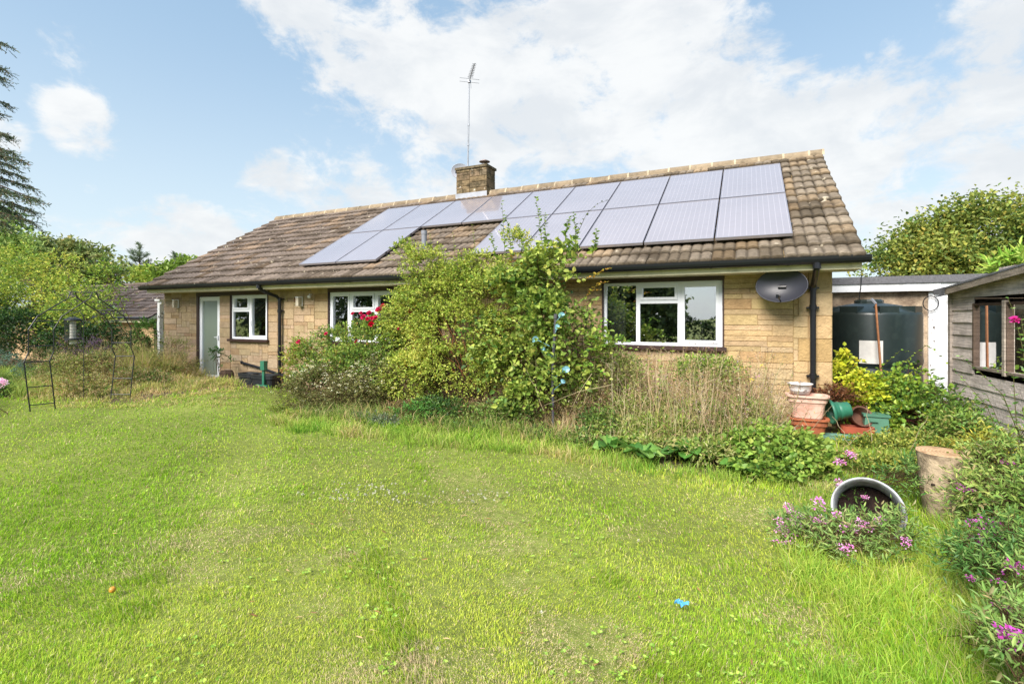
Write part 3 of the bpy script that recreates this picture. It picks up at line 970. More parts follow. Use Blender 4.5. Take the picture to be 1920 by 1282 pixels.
def sbox(g, s0, s1, o0, o1, z0, z1, c, o2=None, dz=0):
    """box in shed coordinates; o2: outward offset at the top"""
    o2 = o1 if o2 is None else o2
    V = [sp(s0, o0, z0), sp(s1, o0, z0), sp(s1, o1, z0), sp(s0, o1, z0), sp(s0, o0, z1), sp(s1, o0, z1 + dz), sp(s1, o2, z1 + dz), sp(s0, o2, z1)]
    g.add(V, [(0, 3, 2, 1), (4, 5, 6, 7), (0, 1, 5, 4), (1, 2, 6, 5), (2, 3, 7, 6), (3, 0, 4, 7)], c)


def shed():
    t = thing('garden_shed', 'weathered grey timber shed with small windows at the right edge', 'shed', (3.6, 7.3, 0))
    g = G(); LEN = 3.3; W0, W1 = .60, 1.95; ZB, ZT = .95, 1.76
    z = -.08
    while z < 2.2:
        z1 = z + .16
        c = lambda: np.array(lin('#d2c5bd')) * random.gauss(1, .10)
        zt = 1.90 + .09 * 0
        segs = [(0, LEN)] if (z1 <= ZB + .02 or z >= ZT - .02) else [(0, W0 - .03), (W1 + .03, LEN)]
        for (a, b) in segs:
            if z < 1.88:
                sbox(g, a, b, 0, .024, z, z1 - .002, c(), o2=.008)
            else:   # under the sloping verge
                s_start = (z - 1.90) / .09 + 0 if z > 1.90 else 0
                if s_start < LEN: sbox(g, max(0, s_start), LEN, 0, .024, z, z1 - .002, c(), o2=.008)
        z = z1
    # far end and near end walls
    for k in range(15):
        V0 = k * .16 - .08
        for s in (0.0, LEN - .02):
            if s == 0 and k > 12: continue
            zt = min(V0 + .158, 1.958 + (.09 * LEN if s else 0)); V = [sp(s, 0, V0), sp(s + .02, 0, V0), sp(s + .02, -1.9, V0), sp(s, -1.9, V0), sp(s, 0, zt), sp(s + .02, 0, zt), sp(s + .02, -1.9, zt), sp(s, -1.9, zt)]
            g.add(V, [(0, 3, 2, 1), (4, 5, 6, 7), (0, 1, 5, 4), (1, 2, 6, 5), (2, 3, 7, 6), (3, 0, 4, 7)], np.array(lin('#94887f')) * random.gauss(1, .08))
    sbox(g, 0, LEN, -1.92, -1.9, -.05, 2.0, lin('#8a7f76'))
    g.build('wall', mShed, t)
    g = G(); sbox(g, -.015, .045, .0, .045, -.08, 1.93, lin('#a59a90')); g.build('corner_post', mShed, t)
    rf = G()
    sl = .09
    for (s0, s1, o0, o1, za, zb, m) in ((-.15, LEN + .1, -2.0, .13, .0, .022, 0),):
        V = []
        for s in (s0, s1):
            for o in (o0, o1):
                for z in (za, zb): V.append(sp(s, o, 1.96 + sl * s + z + 0))
        rf.add(V, [(0, 2, 3, 1), (4, 5, 7, 6), (0, 1, 5, 4), (2, 6, 7, 3), (1, 3, 7, 5), (0, 4, 6, 2)])
    r = rf.build('roof', mFelt, t)
    bb = G()
    V = []
    for s in (.12, LEN + .1):
        for (o, z) in ((.10, -.075), (.125, -.075), (.125, .0), (.10, .0)): V.append(sp(s, o, 1.958 + sl * s + z))
    bb.add(V, [(0, 1, 2, 3), (7, 6, 5, 4), (0, 4, 5, 1), (1, 5, 6, 2), (2, 6, 7, 3), (3, 7, 4, 0)], lin('#9c8f80'))
    bb.build('verge_board', mShed, t)
    fl = G()   # felt folded down at the corner
    V = []
    for s, d in ((-.16, .03), (.0, .07), (.13, .09)):
        for z in (.0, -d - .03): V.append(sp(s, .134 + (.02 if s < 0 else 0), 1.985 + sl * s + z))
    fl.add(V, [(0, 1, 3, 2), (2, 3, 5, 4)]); fl.build('felt_flap', mFelt, t)
    # windows
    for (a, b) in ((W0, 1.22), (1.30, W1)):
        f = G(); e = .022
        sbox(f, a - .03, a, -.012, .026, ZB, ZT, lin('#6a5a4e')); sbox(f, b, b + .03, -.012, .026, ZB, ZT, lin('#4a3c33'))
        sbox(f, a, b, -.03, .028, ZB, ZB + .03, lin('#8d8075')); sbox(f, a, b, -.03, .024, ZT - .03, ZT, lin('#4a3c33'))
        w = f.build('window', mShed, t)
        p = G(); sbox(p, a, b, -.012, -.006, ZB + .03, ZT - .03, (1, 1, 1)); p.build('pane', glass_material('dusty_glass', .45, tint=(.5, .45, .4), rough=.02), w)
    m = G(); sbox(m, 1.235, 1.285, .0, .04, ZB - .02, ZT + .02, lin('#b3a699')); m.build('mullion_board', mShed, t)
    i = G(); sbox(i, .03, LEN - .03, -1.85, -1.8, 0, 1.9, (.1, .08, .06)); sbox(i, .03, LEN - .03, -1.85, -.05, -.02, .02, (.1, .08, .06)); i.build('interior', material('dim_shed_timber', (.10, .075, .055), rough=.9), t)


shed()

# ------------------------------------------------------------------ pots and tubs by the house corner
mPink = material('faded_pink_plastic', lin('#dcb5a2'), rough=.6, var=.12, vscale=12, dark=lin('#a0674f'), dscale=6, damt=.5)
mTerra = material('terracotta', lin('#a85f3c'), rough=.8, var=.2, vscale=14, dark=lin('#7c4a35'), dscale=8, damt=.6)
mGreenP = material('green_plastic', lin('#2f7058'), rough=.45, var=.15, vscale=10, dark=lin('#4f6d52'), dscale=8, damt=.4)
mEnamel = material('chipped_white_enamel', (.72, .72, .72), rough=.4, second=lin('#8a8078'), sscale=18, slo=.56, shi=.62)
mSoil = material('compost', lin('#2e1f19'), rough=1, var=.5, vscale=60, bump=1, bscale=80)


def trough(g, cx, cy, z, L0, W0, L1, W1, h, rim=.03, rimh=.03):
    """tapered oblong pot: bottom L0 x W0, top L1 x W1, rounded ends, hollow"""
    def ring(L, W, zz, n=20):
        r = []
        for j in range(n):
            a = 2 * math.pi * j / n; ca, sa = math.cos(a), math.sin(a)
            r.append((cx + L * np.sign(ca) * abs(ca) ** .55, cy + W * np.sign(sa) * abs(sa) ** .55, zz))
        return r
    seq = [(L0, W0, z), (L0 * 1.02, W0 * 1.02, z + .01), ((L0 + L1 * 2) / 3, (W0 + W1 * 2) / 3, z + h * .55), (L1, W1, z + h - .09), (L1 + .012, W1 + .012, z + h - .085), (L1 + .012, W1 + .012, z + h - rimh), (L1 + rim, W1 + rim, z + h - rimh), (L1 + rim, W1 + rim, z + h), (L1 - .01, W1 - .01, z + h), (L1 - .02, W1 - .02, z + h - .06), (.01, .01, z + h - .07)]
    V = []
    for s in seq: V += ring(*s)
    n = 20
    g.add(V, [(i * n + j, i * n + (j + 1) % n, (i + 1) * n + (j + 1) % n, (i + 1) * n + j) for i in range(len(seq) - 1) for j in range(n)])


def pots():
    px_, py_ = .70, 7.42
    g = G(); trough(g, px_, py_, .04, .17, .11, .205, .14, .26, rim=.035, rimh=.02)
    o = g.build('planter', mTerra, origin=(px_, py_, .04)); tag(o, 'orange terracotta planter standing upright under the pink trough', 'planter')
    g = G(); trough(g, px_ - .01, py_, .302, .17, .11, .21, .14, .29, rim=.04, rimh=.022)
    o = g.build('planter', mPink, origin=(px_, py_, .302)); tag(o, 'faded pink plastic trough stacked on the terracotta planter', 'planter')
    g = G(); g.lathe([(.0, 0), (.10, 0), (.125, .06), (.140, .13), (.150, .13), (.148, .137), (.135, .13), (.115, .03), (0, .025)], (px_ - .085, py_ + .02, .594), 24)
    o = g.build('bowl', mEnamel, origin=(px_ - .07, py_, .594), smooth=True); tag(o, 'chipped white bowl sitting on top of the pink trough', 'bowl')
    g = G(); M = Matrix.Rotation(math.radians(-100), 4, 'Y') @ Matrix.Rotation(math.radians(12), 4, 'X')
    g.lathe([(0, 0), (.085, 0), (.10, .015), (.105, .10), (.118, .13), (.105, .145), (.13, .19), (.155, .20), (.16, .235), (.145, .235), (.12, .19), (.09, .03), (0, .03)][::1], (1.17, 7.52, .42), 24, M=M)
    o = g.build('urn', mGreenP, origin=(1.17, 7.52, .40), smooth=True); tag(o, 'green plastic urn lying on its side against the pink trough', 'pot')
    g = G()
    V = []
    for (x0, x1, y0, y1, z) in ((-.14, .14, -.11, .11, 0), (-.12, .12, -.095, .095, .27), (-.14, .14, -.112, .112, .272), (-.14, .14, -.112, .112, .30), (-.01, .01, -.01, .01, .302)):
        V += [(1.47 + x0, 7.72 + y0, .06 + z), (1.47 + x1, 7.72 + y0, .06 + z), (1.47 + x1, 7.72 + y1, .06 + z), (1.47 + x0, 7.72 + y1, .06 + z)]
    g.add(V, [(i * 4 + j, i * 4 + (j + 1) % 4, i * 4 + 4 + (j + 1) % 4, i * 4 + 4 + j) for i in range(4) for j in range(4)])
    g.box((1.40, 7.59, .27), (1.48, 7.612, .285), lin('#123'.replace('#123', '#1b3a30')))
    o = g.build('tub', material('pale_green_plastic', lin('#4d7a64'), rough=.5, var=.12), origin=(1.47, 7.72, .06)); tag(o, 'pale green square tub upside down in front of the brambles', 'tub')
    g = G(); M = Matrix.Rotation(math.radians(62), 4, 'X') @ Matrix.Rotation(math.radians(20), 4, 'Y')
    g.lathe([(0, 0), (.09, 0), (.12, .14), (.135, .14), (.135, .165), (.115, .16), (.085, .02), (0, .02)], (1.26, 7.75, .26), 22, M=M)
    o = g.build('pot', material('brown_clay', lin('#5f3f30'), rough=.6, var=.3), origin=(1.26, 7.7, .2)); tag(o, 'dark brown round pot tipped forward beside the pale green tub', 'pot')
    g = G(); trough(g, 1.25, 7.55, .10, .15, .07, .17, .085, .11, rim=.012)
    o = g.build('planter', material('red_clay', lin('#97482f'), rough=.7, var=.2), origin=(1.25, 7.55, .10)); tag(o, 'low red clay trough lying in front of the brown pot', 'planter')
    g = G(); trough(g, 1.18, 7.35, .03, .30, .09, .33, .11, .085, rim=.012)
    o = g.build('tray', material('dirty_green_tray', lin('#5a8273'), rough=.6, var=.3, vscale=20), origin=(1.15, 7.35, .03)); tag(o, 'long shallow green tray on the ground in front of the pots', 'tray')
    g = G()
    for k in range(3): g.box((.80 + k * .27, 7.12, -.05), (1.05 + k * .27, 7.22, .07))
    for k in range(0, 1): pass
    o = g.build('stone_edging', material('grey_stone', lin('#6d655c'), rough=.95, var=.3, bump=1), origin=(1.1, 7.2, 0)); tag(o, 'grey stone edging half hidden below the green tray', 'edging')


pots()


def troughs():
    mTub = material('black_trough_plastic', lin('#26292c'), rough=.5, var=.2)
    for (x, y, l, lab) in ((-9.62, 7.55, .33, 'black plastic trough by the green boot stand, nearer the downpipe'), (-10.22, 7.62, .24, 'smaller black trough of weeds, nearer the glazed door')):
        g = G(); trough(g, x, y, .06, l * .9, .13, l, .15, .26, rim=.02)
        o = g.build('planter', mTub, origin=(x, y, .06)); tag(o, lab, 'planter', 'black troughs below the kitchen window')
    t = thing('hose_stand', 'green metal stand with a foot plate by the left downpipe', 'stand', (-9.45, 7.38, 0))
    g = G(); g.box((-9.48, 7.36, .05), (-9.42, 7.40, .62)); g.box((-9.50, 7.33, .44), (-9.38, 7.42, .64)); g.build('post', mGreenP, t)
    g = G(); g.box((-9.60, 7.30, .10), (-9.25, 7.33, .13)); g.box((-9.56, 7.28, .04), (-9.30, 7.44, .07)); g.build('foot_plate', mGreenP, t)
    t = thing('rotted_log', 'short dark rotted log leaning by the doorstep', 'log', (-11.3, 7.6, 0))
    g = G(); g.lathe([(0, 0), (.13, 0), (.15, .1), (.14, .24), (.11, .30), (0, .29)], (-11.0, 7.62, .04), 14, wob=.12); g.build('wood', material('rotten_wood', lin('#4a3a2e'), rough=1, var=.5, vscale=12, bump=1, bscale=30), t)


troughs()


# ------------------------------------------------------------------ stump, tub, small litter
mBark = material('stump_bark', lin('#b09c80'), rough=.95, var=.3, vscale=9, dark=lin('#4c3a2c'), dscale=5, damt=.75, dlo=.48, dhi=.62, bump=1.0, bscale=22)


def ring_material():
    m = bpy.data.materials.new('cut_wood'); m.use_nodes = True
    nt = m.node_tree; N, L = nt.nodes, nt.links
    b = N['Principled BSDF']; b.inputs['Roughness'].default_value = .85
    tc = N.new('ShaderNodeTexCoord'); mp = N.new('ShaderNodeMapping'); mp.inputs['Location'].default_value = (-.02, .01, 0); L.new(tc.outputs['Object'], mp.inputs[0])
    w = N.new('ShaderNodeTexWave'); w.wave_type = 'RINGS'; w.rings_direction = 'Z'; w.inputs['Scale'].default_value = 14; w.inputs['Distortion'].default_value = 3.5; w.inputs['Detail'].default_value = 4; w.inputs['Detail Scale'].default_value = 2
    L.new(mp.outputs[0], w.inputs['Vector'])
    n = N.new('ShaderNodeTexNoise'); n.inputs['Scale'].default_value = 9; n.inputs['Detail'].default_value = 6; L.new(tc.outputs['Object'], n.inputs['Vector'])
    c = N.new('ShaderNodeMix'); c.data_type = 'RGBA'; L.new(w.outputs['Fac'], c.inputs[0]); c.inputs[6].default_value = (*lin('#c9a982'), 1); c.inputs[7].default_value = (*lin('#b08c66'), 1)
    d = N.new('ShaderNodeMix'); d.data_type = 'RGBA'; r = N.new('ShaderNodeMapRange'); r.inputs[1].default_value = .5; r.inputs[2].default_value = .65; r.inputs[4].default_value = .7
    L.new(n.outputs[0], r.inputs[0]); L.new(r.outputs[0], d.inputs[0]); L.new(c.outputs[2], d.inputs[6]); d.inputs[7].default_value = (*lin('#8e6848'), 1)
    L.new(d.outputs[2], b.inputs['Base Color'])
    return m


def stump():
    b = np.array([1.47, 4.98, 0.0]); top = np.array([1.40, 5.02, .525])
    t = thing('tree_stump', 'upright cut log stump with pale sawn top, right of the tipped tub', 'stump', tuple(b))
    g = G(); n = 40; V = []
    lv = np.linspace(0, 1, 12)
    for k in lv:
        c = b + (top - b) * k + np.array([.05 * (1 - k) ** 2, -.0, -.05 * (1 - k)])
        r = .19 + .012 * math.sin(k * 5) + .035 * (1 - k) ** 3 - .006 * k
        for j in range(n):
            a = 2 * math.pi * j / n
            rr = r * (1 + .035 * math.sin(2 * a + 1 + k) + .03 * math.sin(3 * a + 2) + .012 * math.sin(9 * a + 4 * k) + .008 * math.sin(17 * a + 7 * k))
            V.append(c + np.array([rr * math.cos(a), rr * math.sin(a), 0]))
    g.add(V, [(i * n + j, i * n + (j + 1) % n, (i + 1) * n + (j + 1) % n, (i + 1) * n + j) for i in range(len(lv) - 1) for j in range(n)])
    g.build('bark', mBark, t, smooth=True)
    R_ = np.array(V[-n:]); c = R_.mean(0)
    g = G(); inner = c + (R_ - c) * .985 + [0, 0, .004]
    ctr = c + [0, 0, .006]
    g.add(np.concatenate([R_, inner, [ctr]]), [(j, (j + 1) % n, n + (j + 1) % n, n + j) for j in range(n)] + [(n + j, n + (j + 1) % n, 2 * n, 2 * n) for j in range(n)])
    g.build('sawn_top', ring_material(), t)
    g = G()
    for k, (a, z) in enumerate([(-1.7, .36), (-1.1, .38), (-1.5, .22), (-1.0, .12), (-2.3, .3), (-1.2, .28), (-.8, .2)]):
        p = b + (top - b) * (z / .5); p = np.array([p[0] + .185 * math.cos(a), p[1] + .185 * math.sin(a), z])
        g.box(tuple(p - [.02, .008, .006]), tuple(p + [.02, .008, .006]), lin('#2c211a'))
    g.build('bark_scar', mSoil, t)


stump()


def tub():
    c = np.array([.79, 4.38, .19]); t = thing('garden_tub', 'white plastic tub of dark compost tipped on its side near the stump', 'tub', tuple(c - [0, 0, .2]))
    f = Vector((-.16, -.92, .36)).normalized(); M = f.to_track_quat('Z', 'Y').to_matrix().to_4x4()
    R_ = .218
    g = G(); g.lathe([(0, -.40), (.19, -.40), (.20, -.38), (R_ - .01, -.03), (R_ + .004, -.025), (R_ + .010, -.008), (R_ + .010, .004), (R_ + .002, .008), (R_ - .006, 0), (R_ - .02, -.10), (.19, -.37)], tuple(c), 44, M=M)
    g.build('tub_shell', material('scuffed_white_plastic', (.46, .47, .50), rough=.4, var=.15, vscale=10, dark=lin('#5f5a50'), dscale=7, damt=.6), t, smooth=True)
    g = G(); V = []
    n = 26; rings = [0, .4, .7, .9, 1.0]
    for r in rings:
        for j in range(n):
            a = 2 * math.pi * j / n; rr = r * (R_ - .03)
            low = max(0, -math.sin(a)) * r
            z = -.26 + .14 * low + random.uniform(-.015, .015)
            V.append((rr * math.cos(a), rr * math.sin(a), z))
    V = np.array(V) @ np.array(M.to_3x3()).T + c
    g.add(V, [(i * n + j, i * n + (j + 1) % n, (i + 1) * n + (j + 1) % n, (i + 1) * n + j) for i in range(4) for j in range(n)])
    g.build('compost', mSoil, t)


tub()


def litter():
    # crumpled blue wrapper on the lawn
    g = G(); n = 9; c = np.array([-.32, 2.80, .055 + float(gz(-.32, 2.8))])
    V = []
    for i in range(n):
        for j in range(5):
            V.append(c + [(i - 4) * .009, (j - 2) * .009 + .006 * math.sin(i), .016 * math.sin(i * 1.9 + j) * math.cos(j * 1.4 + i * .7) + random.uniform(0, .008)])
    g.add(V, [(i * 5 + j, (i + 1) * 5 + j, (i + 1) * 5 + j + 1, i * 5 + j + 1) for i in range(n - 1) for j in range(4)])
    o = g.build('wrapper', material('blue_wrapper', (.10, .38, .72), rough=.35), origin=tuple(c)); tag(o, 'crumpled bright blue scrap of plastic on the lawn', 'litter')
    for (x, y, r, col, nm, lab, cat) in ((-3.28, 1.58, .017, lin('#c98f35'), 'apple', 'small windfallen yellow apple on the lawn, lower left', 'apple'),):
        g = G(); g.lathe([(0.002, .1), (.5, .0), (.9, .4), (1.0, 1.0), (.8, 1.6), (.35, 1.85), (.002, 1.65)], (0, 0, 0), 16)
        g.v = [v * r for v in g.v]; z = float(gz(x, y)) + .035
        g.v = [v + np.array([x, y, z]) for v in g.v]
        o = g.build(nm, material('apple_skin', col, rough=.4, var=.2, vscale=60), origin=(x, y, z), smooth=True); tag(o, lab, cat)


litter()

# ------------------------------------------------------------------ rose arch, feeder, pole, hanging cage
mWire = material('black_coated_wire', (.014, .016, .018), rough=.5)


def arch():
    A = np.array([[-10.78, 4.06], [-10.88, 4.34]]); B = np.array([[-11.30, 5.05], [-11.02, 5.30]])
    A = np.array([[-10.80, 4.02], [-10.72, 4.32]]); B = np.array([[-10.90, 5.22], [-10.58, 5.38]])
    t = thing('rose_arch', 'black wire garden arch with a pointed top standing in dry grass', 'garden arch', (-10.9, 4.6, 0))
    base = [np.array([A[0][0], A[0][1]]), np.array([A[1][0], A[1][1]])], [np.array([B[0][0], B[0][1]]), np.array([B[1][0], B[1][1]])]
    pr = [(0, -.1), (0, 0), (-.07, .84), (-.02, 1.0), (-.02, 1.38), (.08, 1.60), (.30, 1.80), (.44, 1.92), (.47, 2.03)]
    def pos(side, k, f, z):
        a = base[0][k]; b = base[1][k]; p = a + (b - a) * (f if side == 0 else 1 - f)
        return np.array([p[0], p[1], z])
    nm = 0
    for k in range(2):
        for side in range(2):
            g = G(); g.tube([pos(side, k, f, z) for f, z in pr], .010, 6); g.build('hoop', mWire, t)
    for side in range(2):
        for (f, z) in ((-.01, .12), (-.035, .42), (-.07, .84), (-.02, 1.10), (.04, 1.52), (.2, 1.71)):
            fz = np.interp(z, [p[1] for p in pr], [p[0] for p in pr])
            g = G(); g.tube([pos(side, 0, fz, z), pos(side, 1, fz, z)], .009, 5); g.build('rung', mWire, t)
    g = G(); q = [pos(0, 0, .47, 2.03), pos(0, 1, .47, 2.03), pos(1, 1, .47, 2.03), pos(1, 0, .47, 2.03), pos(0, 0, .47, 2.03)]
    g.tube(q, .008, 6); g.build('crown_bar', mWire, t)


arch()


def feeder():
    x, y = -11.62, 4.95
    t = thing('bird_feeder', 'caged tube bird feeder hanging beyond the garden arch', 'bird feeder', (x, y, 1.05))
    g = G()
    for a in np.linspace(0, 2 * math.pi, 13)[:-1]:
        g.tube([(x + .12 * math.cos(a), y + .12 * math.sin(a), z) for z in (1.18, 1.52)], .0035, 4)
    for z in np.linspace(1.18, 1.52, 7):
        g.tube([(x + .12 * math.cos(a), y + .12 * math.sin(a), z) for a in np.linspace(0, 2 * math.pi, 17)], .0035, 4, cap=False)
    g.build('cage', mWire, t)
    g = G(); g.lathe([(0, 1.0), (.055, 1.0), (.055, 1.12), (.05, 1.12), (.05, 1.5)][1:] + [(0, 1.5)], (x, y, .08 - .0), 14)
    g.v = [v * [1, 1, 1] for v in g.v]
    g.build('seed_tube', material('cloudy_tube', (.45, .44, .40), rough=.3), t)
    g = G(); g.lathe([(.135, 1.52), (.13, 1.545), (.06, 1.575), (0, 1.58)], (x, y, 0), 18); g.lathe([(0, 1.15), (.13, 1.15), (.13, 1.18), (0, 1.18)], (x, y, 0), 18); g.build('lid', mWire, t)
    g = G(); g.tube([(x, y, 1.56), (x, y, 1.66), (x + .12, y + .05, 1.70), (x + .2, y + .08, 1.6), (x + .2, y + .08, 0)], .007, 5); g.build('pole', mWire, t)


feeder()


def spinner():
    # rusty pole with blue leaf shaped vanes
    bx, by = -2.30, 6.10
    t = thing('garden_ornament', 'dark metal pole with small pale blue leaf vanes before the shrubs', 'garden ornament', (bx, by, 0))
    g = G(); g.tube([(bx, by, -.05), (bx - .01, by, .9), (bx + .035, by, 1.60)], .018, 8); g.tube([(bx + .03, by, 1.57), (bx + .037, by, 1.63)], .028, 8)
    g.build('pole', mGreyP if False else material('rusty_dark_metal', lin('#4b4a52'), rough=.6, second=lin('#6b3b2c'), sscale=6, slo=.62, shi=.68), t)
    mB = material('pale_blue_metal', lin('#7fb2c4'), rough=.45, var=.15, vscale=14)
    for (dx, dz, a, r) in ((-.24, 1.30, .6, .05), (-.125, 1.17, -.4, .035), (.19, .92, .2, .055), (.15, .76, -.5, .035), (.07, 1.47, .9, .04), (.13, 1.62, .3, .045)):
        g = G(); s = Vector((math.cos(a), 0, math.sin(a))); n = Vector((0, 1, 0)); u = s.cross(n)
        c = Vector((bx + dx, by - .03, dz)); V = []
        for k in range(14):
            q = 2 * math.pi * k / 14; rr = r * (1 - .25 * math.cos(q) ** 3)
            V.append(c + s * (math.cos(q) * rr) + u * (math.sin(q) * rr * .75) + n * (.012 * math.cos(2 * q)))
        V = np.array([tuple(v) for v in V] + [tuple(v + n * .004) for v in V] + [tuple(c), tuple(c + n * .004)])
        g.add(V, [(k, (k + 1) % 14, 28, 28) for k in range(14)] + [(14 + (k + 1) % 14, 14 + k, 29, 29) for k in range(14)] + [(k, 14 + k, 14 + (k + 1) % 14, (k + 1) % 14) for k in range(14)])
        g.build('vane', mB, t)
        g = G(); g.tube([tuple(c), (bx + .01, by, dz - .12)], .005, 4, cap=False); g.build('stalk', mB, t)


spinner()


def cage():
    x, y, z = -2.08, 6.75, 1.27
    t = thing('wire_dome', 'rusty domed wire cage hanging among the leaves left of the large window', 'wire cage', (x, y, z - .26))
    g = G(); prof = [(.17, -.26), (.185, -.1), (.18, .06), (.15, .15), (.09, .21), (.0, .23)]
    for a in np.linspace(0, 2 * math.pi, 19)[:-1]:
        g.tube([(x + r * math.cos(a) + random.gauss(0, .004), y + r * math.sin(a), z + h) for r, h in prof], .003, 4, cap=False)
    for (r, h) in [(np.interp(h, [p[1] for p in prof], [p[0] for p in prof]), h) for h in np.linspace(-.25, .17, 9)]:
        g.tube([(x + r * math.cos(a), y + r * math.sin(a), z + h + random.gauss(0, .004)) for a in np.linspace(0, 2 * math.pi, 19)], .003, 4, cap=False)
    g.build('mesh', mat=material('dark_rusty_wire', lin('#3d322c'), rough=.7), parent=t)
    g = G(); g.tube([(x, y, z + .22), (x + .02, y + .1, z + .35), (x - .1, y + .4, z + .2), (x - .1, y + .42, -.0)], .008, 5); g.build('hook', mWire, t)


cage()
# ------------------------------------------------------------------ vegetation
mLeaf = material('leaf', attr=True, rough=.5, spec=.35, transl=.32)
mLeafGloss = material('glossy_leaf', attr=True, rough=.38, spec=.5, transl=.28)
mGrass = material('grass_blade', attr=True, rough=.6, spec=.25, transl=.35)
mPetal = material('petal', attr=True, rough=.6, spec=.2, transl=.3)
mTwig = material('twig', attr=True, rough=.9, spec=.1, var=.2, vscale=20)
mDry = material('dry_stem', attr=True, rough=.85, spec=.15, transl=.15)
_S, _C = math.sin(math.radians(25.42)), math.cos(math.radians(25.42))


def at(px, py, Y):
    """world point on the plane y = Y seen at photo point (px, py)"""
    t = (px - 960) / 930.0
    zc = Y / (_S * t + _C)
    return np.array([(_C * t - _S) * zc, Y, 1.6 + (593 - py) / 930.0 * zc])


def zc_of(p): return -_S * p[0] + _C * p[1]


def on_ground(px, py):
    t = (px - 960) / 930.0; z = 0.
    for _ in range(4):
        zc = (1.6 - z) * 930.0 / (py - 593)
        x, y = (_C * t - _S) * zc, (_S * t + _C) * zc
        z = float(gz(x, y))
    return np.array([x, y, z])


def B(px, py, Y, rx, rz, ry=None):
    p = at(px, py, Y); k = zc_of(p) / 930.0
    return (p[0], p[1], p[2], rx * k * .98, (ry if ry else min(rx, rz) * k * 1.0), rz * k)


def unit(V): return V / (np.linalg.norm(V, axis=-1, keepdims=True) + 1e-9)


def pal(cols, n, w=None, key=None, rng=None):
    """pick colours; key in 0..1 biases the choice along the list; small per leaf variation"""
    rng = rng or RNG
    A = np.array([lin(c) for c in cols]); k = len(cols)
    if key is None: idx = rng.choice(k, n, p=w)
    else: idx = np.clip((key + rng.normal(0, .16, n)) * k, 0, k - 1e-3).astype(int)
    C = A[idx] * rng.normal(1, .13, (n, 1))
    C[:, 0] *= rng.normal(1, .07, n)
    return np.clip(C * .92, .004, .85)


def leaves(g, P, Dv, L, W, C, fold=.25, rng=None):
    rng = rng or RNG
    n = len(P); L = np.broadcast_to(L, n).reshape(-1, 1); W = np.broadcast_to(W, n).reshape(-1, 1)
    Dv = unit(Dv); up = rng.normal(0, .55, (n, 3)); up[:, 2] += 1
    side = unit(np.cross(Dv, up)); nn = np.cross(side, Dv)
    nn = np.where(nn[:, 2:3] < 0, -nn, nn)
    q = lambda a, b, c: P + Dv * L * a + side * W * b + nn * W * c
    V = np.stack([P, q(.35, -.5, fold), q(.72, -.38, fold * .6), q(1, 0, -.15), q(.72, .38, fold * .6), q(.35, .5, fold)], 1).reshape(-1, 3)
    b = np.arange(n)[:, None] * 6
    F = np.concatenate([b + [0, 3, 2, 1], b + [0, 5, 4, 3]])
    # split so that no quad is degenerate
    g.add(V, F, np.repeat(C, 6, 0))


def segs(g, P0, P1, r0, r1, C):
    n = len(P0)
    if n == 0: return
    T = unit(P1 - P0); a = np.where(np.abs(T[:, 2:3]) > .9, [[1., 0, 0]], [[0, 0, 1.]])
    A = unit(np.cross(T, a)); Bv = np.cross(T, A)
    r0 = np.broadcast_to(r0, n).reshape(-1, 1); r1 = np.broadcast_to(r1, n).reshape(-1, 1)
    V = []
    for P, r in ((P0, r0), (P1, r1)):
        for k in range(3):
            q = 2 * math.pi * k / 3; V.append(P + r * (math.cos(q) * A + math.sin(q) * Bv))
    V = np.stack(V, 1).reshape(-1, 3); b = np.arange(n)[:, None] * 6
    F = np.concatenate([b + [0, 1, 4, 3], b + [1, 2, 5, 4], b + [2, 0, 3, 5]])
    C = np.asarray(C, float); C = np.tile(C, (n, 1)) if C.ndim == 1 else C
    g.add(V, F, np.repeat(C, 6, 0))


def curve_segs(g, P0, P1, sag, r0, r1, C, k=4, wob=.02):
    """bent stems from P0 to P1; sag lifts the middle"""
    n = len(P0); prev = P0
    for i in range(1, k + 1):
        t = i / k
        p = P0 + (P1 - P0) * t + np.array([0, 0, 1.]) * (np.asarray(sag).reshape(-1, 1) * 4 * t * (1 - t)) + (RNG.normal(0, wob, (n, 3)) if i < k else 0)
        segs(g, prev, p, np.asarray(r0) * (1 - t + 1 / k) + np.asarray(r1) * t, np.asarray(r0) * (1 - t) + np.asarray(r1) * t, C); prev = p


def n3(P, s, ph=0):
    return (nz(P[:, 0] + P[:, 2] * .7, P[:, 1] - P[:, 2] * .9, s, ph) + nz(P[:, 2] * 1.3 + 3, P[:, 0] - P[:, 1], s * 1.3, ph + 2)) * .5


def crown_points(blobs, n, inner=.5, gap=-.35, gs=2.2, ph=0., upbias=.25, floor=None):
    Bm = np.array(blobs, float)
    w = (Bm[:, 3] * Bm[:, 5]) ** 1.0; w /= w.sum()
    m = int(n * 1.7) + 10
    i = RNG.choice(len(Bm), m, p=w)
    d = RNG.normal(0, 1, (m, 3)); d[:, 2] += upbias; d = unit(d)
    r = inner + (1 - inner) * RNG.random(m) ** .6
    r = r * (1 + .18 * n3(d * 3 + Bm[i, :3], 1.1, ph))
    P = Bm[i, :3] + d * r[:, None] * Bm[i, 3:6]
    ok = n3(P, gs, ph) > gap
    if floor is not None:
        gg = gz(P[:, 0], P[:, 1]) + floor
        ok &= P[:, 2] > gg - .35
        P[:, 2] = np.maximum(P[:, 2], gg + RNG.random(m) * .08)
    P, d = P[ok][:n], d[ok][:n]
    return P, d


